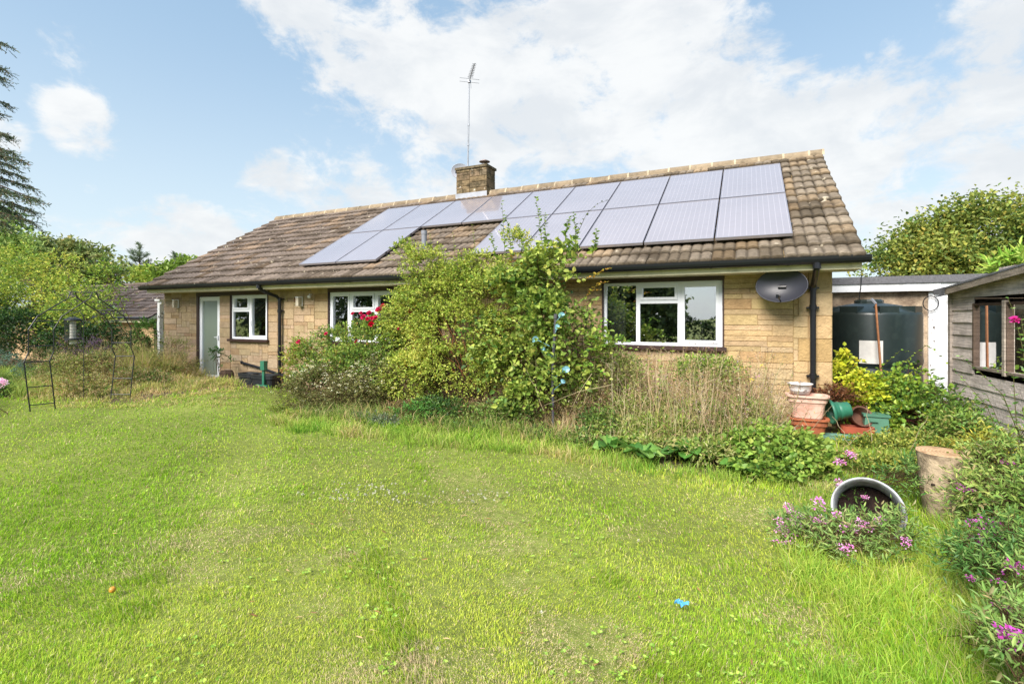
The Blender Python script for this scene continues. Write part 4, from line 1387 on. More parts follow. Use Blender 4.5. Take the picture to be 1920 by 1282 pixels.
def bush(name, label, cat, blobs, n, L, W, cols, per=7, slen=.16, base=None, mat=None, twigc='#5d4a36', stems=14, stem_r=.008,
         gap=-.35, gs=2.2, inner=.45, ph=0., droop=.3, key_s=1.6, group=None, pname='foliage', upk=.35, floor=.02, kbias=0., jl=.35):
    if base is None:
        bb = np.array(blobs); base = np.array([bb[:, 0].mean(), bb[:, 1].mean(), 0]); base[2] = float(gz(base[0], base[1]))
    base = np.array(base, float)
    t = thing(name, label, cat, tuple(base), group)
    P, d = crown_points(blobs, n, inner, gap, gs, ph, floor=floor)
    n = len(P)
    dirv = unit(d + RNG.normal(0, .45, (n, 3)) + [0, 0, upk])
    sl = slen * RNG.uniform(.6, 1.4, n)[:, None]
    g = G()
    key = np.clip(.5 + .42 * n3(P, key_s, ph + 5) + kbias, 0, 1)
    tt = np.linspace(.08, 1, per)
    for k, t_ in enumerate(tt):
        pos = P + dirv * sl * t_ - np.array([0, 0, 1.]) * droop * sl * t_ ** 2
        sd = unit(np.cross(dirv, RNG.normal(0, 1, (n, 3)) + [0, 0, 1.5])) * (1 if k % 2 else -1)
        ld = unit(dirv * .55 + sd * .9 + RNG.normal(0, .35, (n, 3)) - [0, 0, .15])
        if k == per - 1: ld = unit(dirv + RNG.normal(0, .2, (n, 3)))
        s = RNG.uniform(1 - jl, 1 + jl, n)
        leaves(g, pos, ld, L * s, W * s, pal(cols, n, key=key))
    g.build(pname, mat or mLeaf, t)
    s = G(); tc = np.array(lin(twigc)) * .7
    segs(s, P - dirv * sl * .3, P + dirv * sl * .8 - np.array([0, 0, 1.]) * droop * sl * .6, .0022 + .0004 * slen, .001, tc)
    if stems:
        j = RNG.choice(n, min(stems, n), replace=False)
        r0 = base + RNG.normal(0, .10, (len(j), 3)) * [1, 1, 0]; r0[:, 2] = gz(r0[:, 0], r0[:, 1]) - .02
        curve_segs(s, r0, P[j], RNG.uniform(-.02, .1, len(j)), stem_r, stem_r * .3, tc, 5, .025)
        # side twigs between neighbouring points
        m = min(n, stems * 6); a = RNG.choice(n, m); b = j[RNG.integers(0, len(j), m)]
        mid = base + (P[b] - base) * RNG.uniform(.4, .9, (m, 1)); near = np.linalg.norm(P[a] - mid, axis=1) < .7
        curve_segs(s, mid[near], P[a][near], 0.02, stem_r * .4, .001, tc, 3, .015)
    s.build('stem', mTwig, t)
    return t, P, d


def blades(g, P, h, w, lean, ang, C, tipc=None, bend=.5):
    n = len(P); dx = np.stack([np.cos(ang), np.sin(ang), np.zeros(n)], -1)
    fa = RNG.uniform(0, math.pi, n); sx = np.stack([np.cos(fa), np.sin(fa), np.zeros(n)], -1) * (np.broadcast_to(w, n)[:, None] / 2)
    h = np.broadcast_to(h, n)[:, None]; lean = np.broadcast_to(lean, n)[:, None]
    m = P + dx * h * lean * bend * .6 + [0, 0, 1.] * h * .58 * np.sqrt(np.clip(1 - (lean * .5) ** 2, .1, 1))
    tp = P + dx * h * lean + [0, 0, 1.] * h * np.sqrt(np.clip(1 - np.clip(lean, 0, .97) ** 2, .06, 1))
    V = np.stack([P - sx, P + sx, m + sx * .8, m - sx * .8, tp], 1).reshape(-1, 3)
    b = np.arange(n)[:, None] * 5
    tc = C if tipc is None else tipc
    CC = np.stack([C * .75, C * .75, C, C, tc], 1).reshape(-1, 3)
    g.add(V, b + np.array([[0, 1, 2, 3]]), CC)
    g.f.append(b + np.array([[3, 2, 4]]) + (g.n - len(V)))
    g.v.append(np.zeros((0, 3))); g.c.append(np.zeros((0, 3)))


def in_frame(P, m=1.25):
    zc = -_S * P[:, 0] + _C * P[:, 1]; xc = _C * P[:, 0] + _S * P[:, 1]
    return (zc > .8) & (np.abs(xc) < m * 1.04 * zc + .6)


# ---------------- lawn
def lawn():
    g = G(); N = 560000
    v = RNG.uniform(100, 1150, N); zc = 1.6 * 930 / v; t = RNG.uniform(-1.32, 1.32, N)
    x = (_C * t - _S) * zc; y = (_S * t + _C) * zc
    bed = bed_mask(x, y)
    ok = (RNG.random(N) > bed * .93) & (y < 8.4) & ~((y > 7.95) & (x < 1.05)) & ~((x > 2.4) & (y < 8.6) & (x > 2.51 + (8.65 - y) * .0927))
    ok &= ~((np.hypot(x - 1.42, y - 4.98) < .2))
    x, y, zc = x[ok], y[ok], zc[ok]; n = len(x)
    # slow unevenness: tufts
    tuft = nz(x, y, 5.5, 1.3) * .5 + nz(x, y, 13, 3) * .35 + .5
    lush = np.clip(.5 + .55 * nz(x, y, .9, 2.2) + .25 * nz(x, y, 2.6, 7) + .35 * smoothstep(-2.2, -4.5, x) + .35 * smoothstep(.3, 1.1, x) - .25 * smoothstep(2.4, 3.5, y) * smoothstep(-3.4, -2.2, x) * smoothstep(.2, -.6, x), 0, 1)
    straw = np.clip(1.9 * (nz(x, y, 1.9, 9.1) + .45 * nz(x, y, 6, 5)) - .22, 0, 1) * smoothstep(-5.2, -3, x) * smoothstep(.9, .2, x)
    tall = np.clip(nz(x, y, 2.9, 21) + .5 * nz(x, y, 7.5, 3) - .35, 0, 1)
    h = (.011 + .017 * lush + .012 * np.clip(tuft, 0, 1.3) + .040 * tall) * RNG.uniform(.5, 1.35, n) * (1 - .35 * straw)
    rough = np.maximum(smoothstep(.28, .85, x - .15 * (y - 3) ** 2 * .0) * smoothstep(6.5, 5.5, y), smoothstep(-.5, 0, y - bed_front(x)) * .8)
    h = h * (1 + rough * 1.6 * RNG.uniform(.4, 1.5, n))
    w = np.maximum(.0026, .00115 * zc) * RNG.uniform(.7, 1.3, n)
    z = gz(x, y)
    Cg = np.array(lin('#93bb2c')); Cy = np.array(lin('#c6cd52')); Cs = np.array(lin('#d3c096')); Cd = np.array(lin('#76a32e'))
    u = RNG.random(n)[:, None]
    lu = np.clip(lush + RNG.normal(0, .25, n), 0, 1)[:, None]
    C = Cy * (1 - lu) + Cg * lu
    C = np.where(RNG.random((n, 1)) < .22 * lu, Cd, C)
    C = np.where(RNG.random((n, 1)) < .5 * np.clip(tall * 1.5, 0, 1)[:, None], Cg, C)
    st = RNG.random((n, 1)) < (.05 + .06 * (1 - lu) + .72 * straw[:, None])
    C = np.where(st, Cs, C)
    C = C * RNG.normal(1, .16, (n, 1)) * .98
    C = C * (1 - .22 * np.clip(tall * 1.4, 0, 1))[:, None] * (1 + .10 * nz(x, y, 1.3, 31))[:, None]
    C = np.clip(C * 1.16, .005, .88)
    P = np.stack([x, y, z - .004], -1)
    wind = .8 + 1.4 * nz(x, y, 1.1, 6)
    ang = wind * 2.2 + RNG.normal(0, 1.1, n)
    lean = np.clip(RNG.normal(.55, .25, n) + .25 * straw, .05, 1.1)
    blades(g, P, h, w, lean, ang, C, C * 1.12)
    tag(g.build('grass', mGrass), 'uneven mown lawn with lush tufts and straw coloured patches', 'grass', kind='stuff')
    # clover leaves and small weeds in the lawn
    g = G(); m = 1300
    v = RNG.uniform(160, 700, m); zc = 1.6 * 930 / v; t = RNG.uniform(-1.1, 1.1, m)
    x = (_C * t - _S) * zc; y = (_S * t + _C) * zc
    ok = (nz(x, y, 2.3, 15) > .12) & (y < bed_front(x)) & (x < 2.2); x, y = x[ok], y[ok]; m = len(x)
    c = np.stack([x, y, gz(x, y) + RNG.uniform(.015, .04, m)], -1)
    for k in range(3):
        a = RNG.uniform(0, .5, m) + k * 2.09
        leaves(g, c, np.stack([np.cos(a), np.sin(a), np.full(m, .25)], -1), .016, .016, pal(['#8aae42', '#9cba4c', '#a9c256'], m) * 1.2, fold=.1)
    tag(g.build('clover', mLeaf), 'low clover leaves spread through the lawn', 'clover', kind='stuff')
    # clover flowers in the middle of the lawn
    g = G(); pts = []
    for (px, py, sx, sy, k) in ((700, 925, 75, 18, 46), (640, 940, 60, 12, 12), (900, 935, 80, 16, 26), (770, 945, 70, 14, 12), (560, 935, 10, 8, 3)):
        for _ in range(k): pts.append(on_ground(random.gauss(px, sx * .5), random.gauss(py, sy * .5)))
    for (px, py) in ((843, 1015), (1197, 1022), (820, 1233), (1015, 1158), (222, 797), (380, 792)): pts.append(on_ground(px, py))
    for p in pts:
        r = random.uniform(.008, .013); c = p + [0, 0, random.uniform(.03, .05)]
        d = unit(RNG.normal(0, 1, (16, 3)) + [0, 0, .6])
        leaves(g, np.tile(c, (16, 1)), d, r, r * .7, np.tile(np.array([.72, .70, .56]), (16, 1)) * RNG.uniform(.8, 1.1, (16, 1)))
    tag(g.build('clover_flowers', mPetal), 'scattered white clover flowers and fallen petals in mid lawn', 'clover', kind='stuff')
    # dead leaves / bits
    g = G(); m = 420
    x = RNG.uniform(-5, 1.5, m); y = RNG.uniform(1.7, 5.5, m); a = RNG.uniform(0, 6.3, m)
    P = np.stack([x, y, gz(x, y) + RNG.uniform(.012, .04, m)], -1)
    leaves(g, P, np.stack([np.cos(a), np.sin(a), RNG.normal(0, .3, m)], -1), RNG.uniform(.012, .05, m), .008, pal(['#c7b083', '#a9825a', '#b89f74', '#8c6a4b'], m))
    tag(g.build('dead_leaves', mDry), 'small dry leaf and stalk bits lying in the lawn', 'leaves', kind='stuff')


lawn()


# ---------------- long grass: right foreground, bed edges, left bed
def tall_grass():
    def patch(name, label, n, fx, h0, h1, cols, w=.004, lean=.6, key=None, mat=mGrass, kind='stuff', lk=.22, edge=0):
        P = fx(n); n = len(P)
        # clumps
        k = max(8, n // 55); cen = P[RNG.choice(n, k)]; i = RNG.integers(0, k, n)
        use = RNG.random(n) < .72
        P = P + RNG.normal(0, .09, (n, 3)) * [1, 1, 0]; P = np.where(use[:, None], cen[i] + RNG.normal(0, .045, (n, 3)), P); P[:, 2] = gz(P[:, 0], P[:, 1]) - .005
        ang = np.where(use, np.arctan2(P[:, 1] - cen[i][:, 1], P[:, 0] - cen[i][:, 0]) + RNG.normal(0, .4, n), RNG.uniform(0, 6.3, n))
        h = RNG.uniform(h0, h1, n) * RNG.uniform(.55, 1.15, n) * (1 + .25 * nz(P[:, 0], P[:, 1], 2.1, 3))
        if edge and P[:, 0].mean() < -8: h = h * (1 - .62 * smoothstep(-12.7, -11.5, P[:, 0]))
        if edge: h = h * (.3 + .7 * smoothstep(0, edge, P[:, 1] - bed_front(P[:, 0])))
        kk = np.clip(.5 + .45 * nz(P[:, 0], P[:, 1], 1.9, 8), 0, 1)
        C = pal(cols, n, key=kk) * 1.28
        zc = -_S * P[:, 0] + _C * P[:, 1]
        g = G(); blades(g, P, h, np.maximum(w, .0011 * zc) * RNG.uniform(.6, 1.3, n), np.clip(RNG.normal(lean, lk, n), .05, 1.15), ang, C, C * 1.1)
        tag(g.build(name, mat), label, 'grass', kind=kind)

    def poly(pts):
        pts = [on_ground(*p)[:2] if len(p) == 2 else np.array(p[:2]) for p in pts]
        A = np.array(pts)

        def f(n):
            out = []; lo, hi = A.min(0), A.max(0)
            while sum(map(len, out)) < n:
                q = RNG.uniform(lo, hi, (n * 2, 2)); ins = np.zeros(len(q), bool)
                j = len(A) - 1
                for i in range(len(A)):
                    c = ((A[i, 1] > q[:, 1]) != (A[j, 1] > q[:, 1])) & (q[:, 0] < (A[j, 0] - A[i, 0]) * (q[:, 1] - A[i, 1]) / (A[j, 1] - A[i, 1] + 1e-12) + A[i, 0])
                    ins ^= c; j = i
                out.append(q[ins])
            q = np.concatenate(out)[:n]
            return np.concatenate([q, np.zeros((n, 1))], 1)
        return f
    gr = ['#75a034', '#8cb03c', '#a3ba48', '#b5be5c', '#c4b682']
    patch('long_grass', 'long bright grass around the pink valerian in the right foreground', 12000,
          poly([(1480, 1000), (1700, 1010), (1980, 1000), (2100, 1400), (1500, 1330), (1560, 1180), (1470, 1080)]), .08, .19, gr, w=.0040, lean=.62)
    patch('coarse_grass', 'coarse grass and dead blades along the right edge of the lawn', 7000,
          poly([(1780, 1000), (2100, 960), (2250, 1400), (1750, 1330), (1830, 1160)]), .14, .32, ['#c6b483', '#8f9a4a', '#6d8f35', '#8aa540', '#b9a878'], w=.004, lean=.65)
    patch('rough_grass', 'rough mixed grass between the shrub bed, tipped tub and stump', 9000,
          poly([(1540, 880), (1700, 830), (1820, 850), (1880, 960), (1600, 900), (1560, 990), (1480, 960)]), .05, .13, ['#b8a878', '#8ea045', '#7a9a3a', '#a0ad55', '#c0b080'], lean=.7)
    patch('edge_grass', 'tufted grass along the front of the shrub bed', 13000,
          poly([(500, 790), (560, 770), (800, 800), (1040, 822), (1150, 860), (1320, 890), (1500, 880), (1560, 860), (1500, 915), (1380, 915), (1180, 890), (1000, 850), (760, 835), (560, 812)]), .08, .20, ['#6f9a35', '#8fae42', '#a5b455', '#c4b27c'], lean=.55)
    patch('bed_grass', 'pale dry grass mounded in front of the glazed door and arch', 24000,
          poly([(40, 750), (110, 765), (260, 765), (420, 752), (480, 740), (-11.6, 7.85, 0), (-14.5, 7.9, 0), (-14.5, 5.2, 0)]), .28, .62, ['#d2bf8e', '#c4a877', '#a9a85c', '#b9b465', '#8fa544', '#cdb786', '#9a8a5c'], w=.006, lean=.78, lk=.3, edge=1.3)
    patch('tall_dry_grass', 'tall straw coloured grass leaning on the wall left of the glazed door', 5200,
          poly([(-14.6, 6.0, 0), (-12.9, 6.2, 0), (-12.3, 7.0, 0), (-12.8, 7.8, 0), (-14.6, 7.9, 0)]), .55, 1.0, ['#d6c595', '#c7ad7e', '#b9b068', '#a3a858', '#b89f78'], w=.006, lean=.5, lk=.3)
    patch('green_grass_clump', 'arching green grass clump beside the foot of the arch', 4200,
          poly([(20, 690), (120, 700), (130, 735), (40, 750), (-20, 730)]), .3, .5, ['#8fa84a', '#a3b65a', '#7c9a3e'], w=.007, lean=.85)
    patch('lime_grass', 'tall lime green grass growing behind the garden arch', 5200,
          poly([(190, 690), (265, 690), (300, 670), (240, 655), (190, 665)]), .6, 1.15, ['#8fc03a', '#a5c94a', '#76a83a'], w=.008, lean=.3)
    patch('dry_bed_grass', 'straw coloured grass standing among the weeds under the large window', 9500,
          poly([(1060, 835), (1250, 850), (1400, 850), (.2, 6.5, 0), (.3, 7.7, 0), (-1.5, 7.85, 0), (-3.2, 7.6, 0), (-2.8, 6.4, 0)]), .30, .72, ['#cbb588', '#b79f76', '#d6c69b', '#9aa354', '#8b9a48'], w=.0045, lean=.55, lk=.35, edge=.9)
    patch('shaded_grass', 'loose grass and dead stems at the foot of the tall shrubs', 9000,
          poly([(560, 790), (800, 810), (1060, 835), (1060, 800), (-4.2, 6.6, 0), (-6.6, 6.5, 0)]), .14, .36, ['#a89766', '#6f8a3a', '#8aa04a', '#bca97a', '#5f7d35'], w=.0045, lean=.6)


tall_grass()


# ---------------- flower helpers
def flower_head(g, c, r, cols, n=26, flat=.5):
    d = unit(RNG.normal(0, 1, (n, 3)) * [1, 1, flat] + [0, 0, .35])
    p = c + d * r * [1, 1, flat + .2] * RNG.uniform(.45, 1, (n, 1))
    leaves(g, p, unit(d + RNG.normal(0, .5, (n, 3))), r * .42, r * .34, pal(cols, n) * 1.6, fold=.2)


def rose(t, c, r, cols):
    g = G()
    for ring, (k, rr, tilt) in enumerate(((5, 1.0, .25), (5, .85, .7), (4, .62, 1.3), (3, .4, 2.4))):
        a = np.arange(k) * 2 * math.pi / k + ring * .6 + RNG.uniform(0, .3)
        d = np.stack([np.cos(a), np.sin(a), np.full(k, tilt)], -1)
        M = np.array([[1, 0, 0], [0, .62, -.78], [0, .78, .62]])
        d = d @ M.T if True else d
        leaves(g, np.tile(c, (k, 1)) + unit(d) * r * .12, d, r * rr, r * rr * 1.15, pal(cols, k) * 1.25, fold=.3)
    d = unit(RNG.normal(0, 1, (14, 3)))
    leaves(g, np.tile(c, (14, 1)) + d * r * .2, d, r * .5, r * .55, pal(cols, 14) * 1.2, fold=.3)
    return g.build('bloom', mPetal, t)


YG = ['#53702c', '#7d9a3a', '#a2b94b', '#bcc85a', '#cbd06a']
MG = ['#35552a', '#4a7030', '#648a38', '#7fa243', '#98b14d']
DG = ['#2a4425', '#38582c', '#4b6f34', '#648540', '#7c9648']
OL = ['#5b5636', '#6f6a40', '#84804c', '#77804a', '#98915c']


def shoot(t, pts, L, W, cols, r=.004, nl=14, key=None, opp=True):
    """one long upright leafy shoot along world points; added as a part"""
    P = np.array(pts, float); g = G()
    d = np.concatenate([[0], np.cumsum(np.linalg.norm(np.diff(P, axis=0), axis=1))]); tot = d[-1]
    q = np.linspace(0, tot, 12); S = np.stack([np.interp(q, d, P[:, i]) for i in range(3)], -1)
    segs(g, S[:-1], S[1:], np.linspace(r, r * .4, 11), np.linspace(r * .95, r * .3, 11), np.array(lin('#6d6a3a')) * .7)
    q = np.linspace(tot * .12, tot, nl)
    S2 = np.stack([np.interp(q, d, P[:, i]) for i in range(3)], -1)
    T = unit(np.gradient(S2, axis=0))
    for sgn in (1, -1):
        a = RNG.uniform(0, math.pi, nl)
        sd = unit(np.stack([np.cos(a), np.sin(a), np.zeros(nl)], -1)) * sgn
        ld = unit(sd + T * .55 + RNG.normal(0, .2, (nl, 3)) - [0, 0, .1])
        s = np.linspace(1.0, .55, nl) * RNG.uniform(.7, 1.2, nl)
        leaves(g, S2, ld, L * s, W * s, pal(cols, nl))
    g.build('shoot', mLeaf, t)


# ---------------- the shrubs in front of the house
def shrubs():
    # low white flowering shrub at the left end
    bl = [B(600, 725, 6.3, 56, 40), B(655, 745, 6.2, 70, 45), B(565, 745, 6.3, 42, 42), B(600, 770, 6.1, 60, 30), B(700, 720, 6.4, 55, 45)]
    t, P, d = bush('white_flowered_shrub', 'olive brown twiggy shrub speckled with cream flowers, left end of the bed', 'shrub', bl, 2300, .026, .013, OL + ['#a9ab62', '#9fa85a'], per=8, slen=.13, base=(-5.75, 6.4, 0), ph=1.1, stems=26)
    g = G(); i = np.argsort(-(P[:, 2] - P[:, 1] * .6 + RNG.normal(0, .22, len(P))))[:120]
    for p, q in zip(P[i], d[i]): flower_head(g, p + q * .10, .028, ['#efe9c8', '#e2dcae', '#f4f0dc'], 12)
    g.build('flower_cluster', mPetal, t)['kind'] = 'stuff'

    bl = [B(700, 645, 7.0, 80, 42), B(615, 662, 7.0, 50, 38), B(570, 690, 6.9, 34, 50), B(765, 640, 7.1, 50, 55), B(700, 700, 6.8, 110, 50), B(640, 640, 7.1, 50, 26), B(730, 610, 7.1, 40, 28), B(560, 660, 7.0, 18, 22), B(640, 690, 6.6, 70, 34), B(580, 720, 6.5, 36, 30)]
    t, P, d = bush('rose_bush', 'rose bush with crimson blooms below the middle window', 'rose bush', bl, 3300, .042, .027, ['#55783a', '#7a9a42', '#98b04c', '#b5bf5c', '#b58f4c'], per=6, slen=.15, base=(-5.4, 7.1, 0), ph=2.2, stems=22, gap=-.25)
    for k, (px, py, r) in enumerate([(560, 641, .045), (611, 626, .034), (696, 608, .052), (681, 595, .05), (692, 587, .046), (710, 581, .055), (698, 597, .042), (704, 596, .042), (771, 584, .058), (718, 574, .045), (677, 587, .036), (661, 588, .03), (690, 598, .04), (748, 616, .028), (668, 640, .03)]):
        c = at(px, py, 6.72 if k else 6.75)
        rose(t, c, r * 1.15, ['#c21640', '#b3123a', '#d03a70', '#cf2f63'] if k not in (2, 8) else ['#b80f2a', '#c41a3a'])
        g = G(); segs(g, np.array([c + [0, .05, -.22]]), np.array([c + [0, .01, -.01]]), .003, .003, np.array(lin('#6a7a35')) * .7); g.build('rose_stalk', mTwig, t)

    # rosehip shrub: fine yellow green leaflets, many red hips
    bl = [B(805, 560, 6.9, 62, 55), B(860, 528, 7.0, 80, 32), B(800, 500, 7.0, 38, 36), B(930, 565, 6.8, 70, 60), B(860, 625, 6.7, 105, 62), B(765, 600, 6.9, 42, 50), B(850, 690, 6.6, 115, 42), B(770, 705, 6.6, 60, 40), B(940, 680, 6.6, 70, 42), B(905, 500, 7.0, 50, 26), B(960, 470, 7.0, 38, 32), B(760, 480, 7.0, 20, 24)]
    t, P, d = bush('rosehip_shrub', 'large fine leaved yellow green shrub dotted with red hips, centre of the bed', 'shrub', bl, 5200, .035, .022, ['#6f8c38', '#97b044', '#b6c653', '#cbd362', '#d9db74', '#d3c658'], per=9, slen=.17, base=(-3.9, 6.9, 0), ph=3.3, stems=60, stem_r=.010, gap=-.12, gs=2.6)
    g = G(); i = RNG.choice(len(P), 300, replace=False); i = i[(P[i, 1] < 6.95)]
    for p, q in zip(P[i], d[i]):
        c = p + q * .1; m = 5; dd = unit(RNG.normal(0, 1, (m, 3)))
        leaves(g, np.tile(c, (m, 1)) - dd * .007, dd, .016, .013, pal(['#b3261c', '#a8381f', '#c4452a'], m) * 1.1, fold=.4)
    g.build('rosehips', mPetal, t)['kind'] = 'stuff'
    for (a, b, c) in (((857, 520), (852, 470), (850, 438)), ((896, 510), (890, 460), (885, 422)), ((780, 500), (770, 470), (748, 458)), ((800, 500), (808, 460), (806, 440)), ((745, 500), (765, 462), (790, 455))):
        shoot(t, [at(*a, 6.95), at(*b, 6.93), at(*c, 6.9)], .045, .022, ['#a9bd4c', '#c2cc5c', '#8fa843'], nl=16)
    for k in range(16):
        a = (random.uniform(750, 930), random.uniform(500, 640)); w = random.uniform(-60, 25); h_ = random.uniform(35, 80)
        shoot(t, [at(a[0], a[1], 6.75), at(a[0] + w * .4, a[1] - h_, 6.6), at(a[0] + w, a[1] - h_ * random.uniform(.6, 1.1), 6.45)], .04, .024, ['#a9bd4c', '#c2cc5c', '#d3d76c', '#8fa843'], nl=18)
    g = G(); P0 = np.array([at(870, 700, 6.5)] * 7) + RNG.normal(0, .12, (7, 3)); P1 = np.array([at(px, py, 6.5) for px, py in ((830, 590), (845, 570), (860, 580), (810, 600), (905, 640), (790, 640), (920, 590))])
    curve_segs(g, P0, P1, .08, .006, .003, np.array(lin('#8a5a3a')) * .7, 5, .01); g.build('old_stem', mTwig, t)

    # big heart leaved climber
    bl = [B(1005, 520, 6.55, 68, 52), B(1062, 500, 6.6, 34, 34), B(985, 600, 6.4, 74, 62), B(1062, 590, 6.5, 48, 52), B(1000, 675, 6.35, 82, 50), B(1085, 665, 6.4, 48, 34), B(935, 640, 6.4, 50, 58), B(1010, 735, 6.4, 80, 40), B(1080, 530, 6.6, 32, 40), B(960, 540, 6.5, 48, 50), B(1140, 655, 6.5, 32, 14)]
    t, P, d = bush('climbing_shrub', 'tall shrub of larger mid green heart shaped leaves with long upright shoots', 'shrub', bl, 1650, .062, .044, ['#4a6a32', '#66873a', '#869f46', '#a3b552', '#bcc960', '#d0d470'], per=6, slen=.26, base=(-2.7, 6.75, 0), ph=4.4, stems=34, stem_r=.011, gap=-.04, gs=3.0, inner=.25, droop=.5, key_s=2.4, jl=.6)
    G6 = ['#7d9d3c', '#98b148', '#a9bc50', '#6d8f38']
    for pts in (((948, 500), (945, 440), (941, 378)), ((960, 500), (955, 430), (948, 405)), ((1018, 470), (1012, 420), (1005, 372)), ((1030, 470), (1022, 430), (1022, 402)), ((1080, 460), (1078, 420), (1076, 400)),
                ((985, 490), (978, 450), (972, 425)), ((1110, 480), (1116, 455), (1119, 430)), ((1060, 450), (1062, 430), (1068, 408)), ((935, 500), (928, 470), (920, 440))):
        shoot(t, [at(*q, 6.55) for q in pts], .078, .044, G6, nl=17, r=.006)
    shoot(t, [at(1082, 440, 6.5), at(1100, 400, 6.5), at(1120, 382, 6.5), at(1138, 376, 6.5)], .05, .026, ['#5f6a2c', '#6d7a32', '#87903c'], nl=9)
    for (x, y) in ((1100, 520), (1125, 530), (1130, 505), (1110, 545), (968, 475), (978, 492), (960, 490)):
        shoot(t, [at(x - 14, y + 12, 6.5), at(x, y, 6.48), at(x + 16, y - 2, 6.45)], .055, .032, ['#d3b24a', '#c99a3c', '#c8c04a', '#b98a3a'], nl=8)
    for (x, y, x2, y2) in ((1090, 650, 1160, 635), (1100, 660, 1190, 655), (1110, 640, 1148, 606), (1080, 690, 1130, 700)):
        shoot(t, [at(x, y, 6.3), at((x + x2) / 2, min(y, y2) - 10, 6.28), at(x2, y2, 6.25)], .08, .045, ['#7fb03c', '#93c04a', '#a6cc58'], nl=9, r=.005)

    # the leafy weed in front of the window and the weeds under it
    t = thing('leafy_weed', 'pale green upright weed standing before the large window', 'weed', tuple(on_ground(1235, 820)))
    for (dx, px, py) in ((0, 1243, 620), (6, 1262, 650), (-8, 1215, 655), (12, 1290, 665), (-14, 1190, 675), (3, 1235, 690)):
        b = at(1232 + dx, 815, 6.6); shoot(t, [b, at(1236 + dx, 740, 6.6), at(px, py, 6.6)], .065, .045, ['#7f9a3e', '#9db54c', '#b4c55c'], nl=16, r=.005)

    t = thing('yellow_flowered_weed', 'thin weed with two or three yellow flowers by the wall under the dish', 'weed', tuple(on_ground(1400, 800)))
    for (px, py) in ((1392, 690), (1429, 686), (1408, 672), (1415, 710)):
        shoot(t, [at(1404, 800, 7.0), at(1400, 740, 7.0), at(px, py, 7.0)], .045, .018, ['#7d9045', '#94a150', '#6b8040'], nl=14)
    for (px, py, c) in ((1392, 690, 1), (1429, 686, 1), (1408, 712, 1), (1420, 705, 0)):
        g = G(); flower_head(g, at(px, py, 6.97), .03, ['#e0c832', '#ecd648'] if c else ['#c98bb4', '#d39ac0'], 14); g.build('bloom', mPetal, t)

    # dry stalk tangle
    g = G(); n = 1150
    x = RNG.uniform(-2.9, .38, n); y = bed_front(x) + .7 + RNG.random(n) * (7.75 - bed_front(x) - .75)
    P0 = np.stack([x, y, gz(x, y)], -1)
    hh = RNG.uniform(.35, 1.12, n) * np.where(x > .2, .75, 1)
    P1 = P0 + np.stack([RNG.normal(0, .22, n), RNG.normal(-.03, .15, n), hh], -1)
    cs = pal(['#bfa682', '#a58a69', '#cdbb99', '#8d7459', '#9b9a5c'], n)
    curve_segs(g, P0, P1, RNG.normal(0, .04, n), .0032, .0014, cs, 4, .012)
    # side twigs with seed heads
    for _ in range(3):
        f = RNG.uniform(.55, .98, (n, 1)); q = P0 + (P1 - P0) * f; e = q + np.stack([RNG.normal(0, .09, n), RNG.normal(0, .07, n), RNG.uniform(.03, .14, n)], -1)
        segs(g, q, e, .0018, .001, cs)
        leaves(g, e, RNG.normal(0, 1, (n, 3)), .020, .014, pal(['#b39a7a', '#8a6f5c', '#c7b595', '#a08a8a'], n))
        leaves(g, e, RNG.normal(0, 1, (n, 3)), .018, .012, pal(['#b39a7a', '#8a6f5c', '#c7b595', '#a08a8a'], n))
        leaves(g, q, RNG.normal(0, 1, (n, 3)), .035, .010, pal(['#9aa055', '#b8a878', '#7f9148'], n))
    # a few long pale leaning stalks at the front
    for (a, b) in (((1262, 850), (1250, 700)), ((1275, 760), (1330, 860)), ((1230, 700), (1320, 830)), ((1110, 700), (1040, 830)), ((1060, 830), (1110, 720)), ((1020, 770), (985, 690)), ((1150, 720), (1020, 760)), ((1450, 760), (1500, 840)), ((1490, 850), (1560, 760)), ((1545, 850), (1470, 740)), ((1600, 850), (1560, 780)), ((1570, 850), (1640, 800)), ((1635, 830), (1625, 760)), ((1700, 860), (1740, 780))):
        yb = 6.0 if a[0] < 1400 else 6.9
        curve_segs(g, at(*a, yb)[None], at(*b, yb)[None], np.array([.03]), .0035, .002, np.array(lin('#cbb894')) * .7, 6, .008)
    tag(g.build('dry_weeds', mDry), 'brown tangle of dead flower stalks below the large window', 'weeds', kind='stuff')

    # low cover at the foot of the shrubs
    def cover(name, label, spec, n, L, W, cols, per=5, slen=.08, ph=0):
        P, d = crown_points([B(*s) for s in spec], n, .3, -.5, 3., ph, floor=.0)
        n = len(P); g = G(); key = np.clip(.5 + .42 * n3(P, 3, ph), 0, 1)
        for k in range(per):
            dv = unit(d + RNG.normal(0, .8, (n, 3)) + [0, 0, .2]); leaves(g, P + RNG.normal(0, slen * .4, (n, 3)), dv, L * RNG.uniform(.6, 1.3, n), W * RNG.uniform(.7, 1.2, n), pal(cols, n, key=key))
        tag(g.build(name, mLeaf), label, 'plants', kind='stuff')
    cover('low_weeds', 'low mixed green weeds at the foot of the rosehip shrub', [(640, 795, 5.9, 50, 22), (800, 800, 5.95, 60, 18), (900, 815, 5.95, 70, 20), (1010, 825, 5.95, 60, 18), (1090, 835, 5.9, 50, 26), (830, 770, 6.2, 80, 26), (950, 780, 6.2, 80, 30), (1130, 800, 6.2, 60, 34)], 2300, .045, .026, ['#35522b', '#50713a', '#6f8f42', '#8aa34c', '#9a9a60'], ph=6)
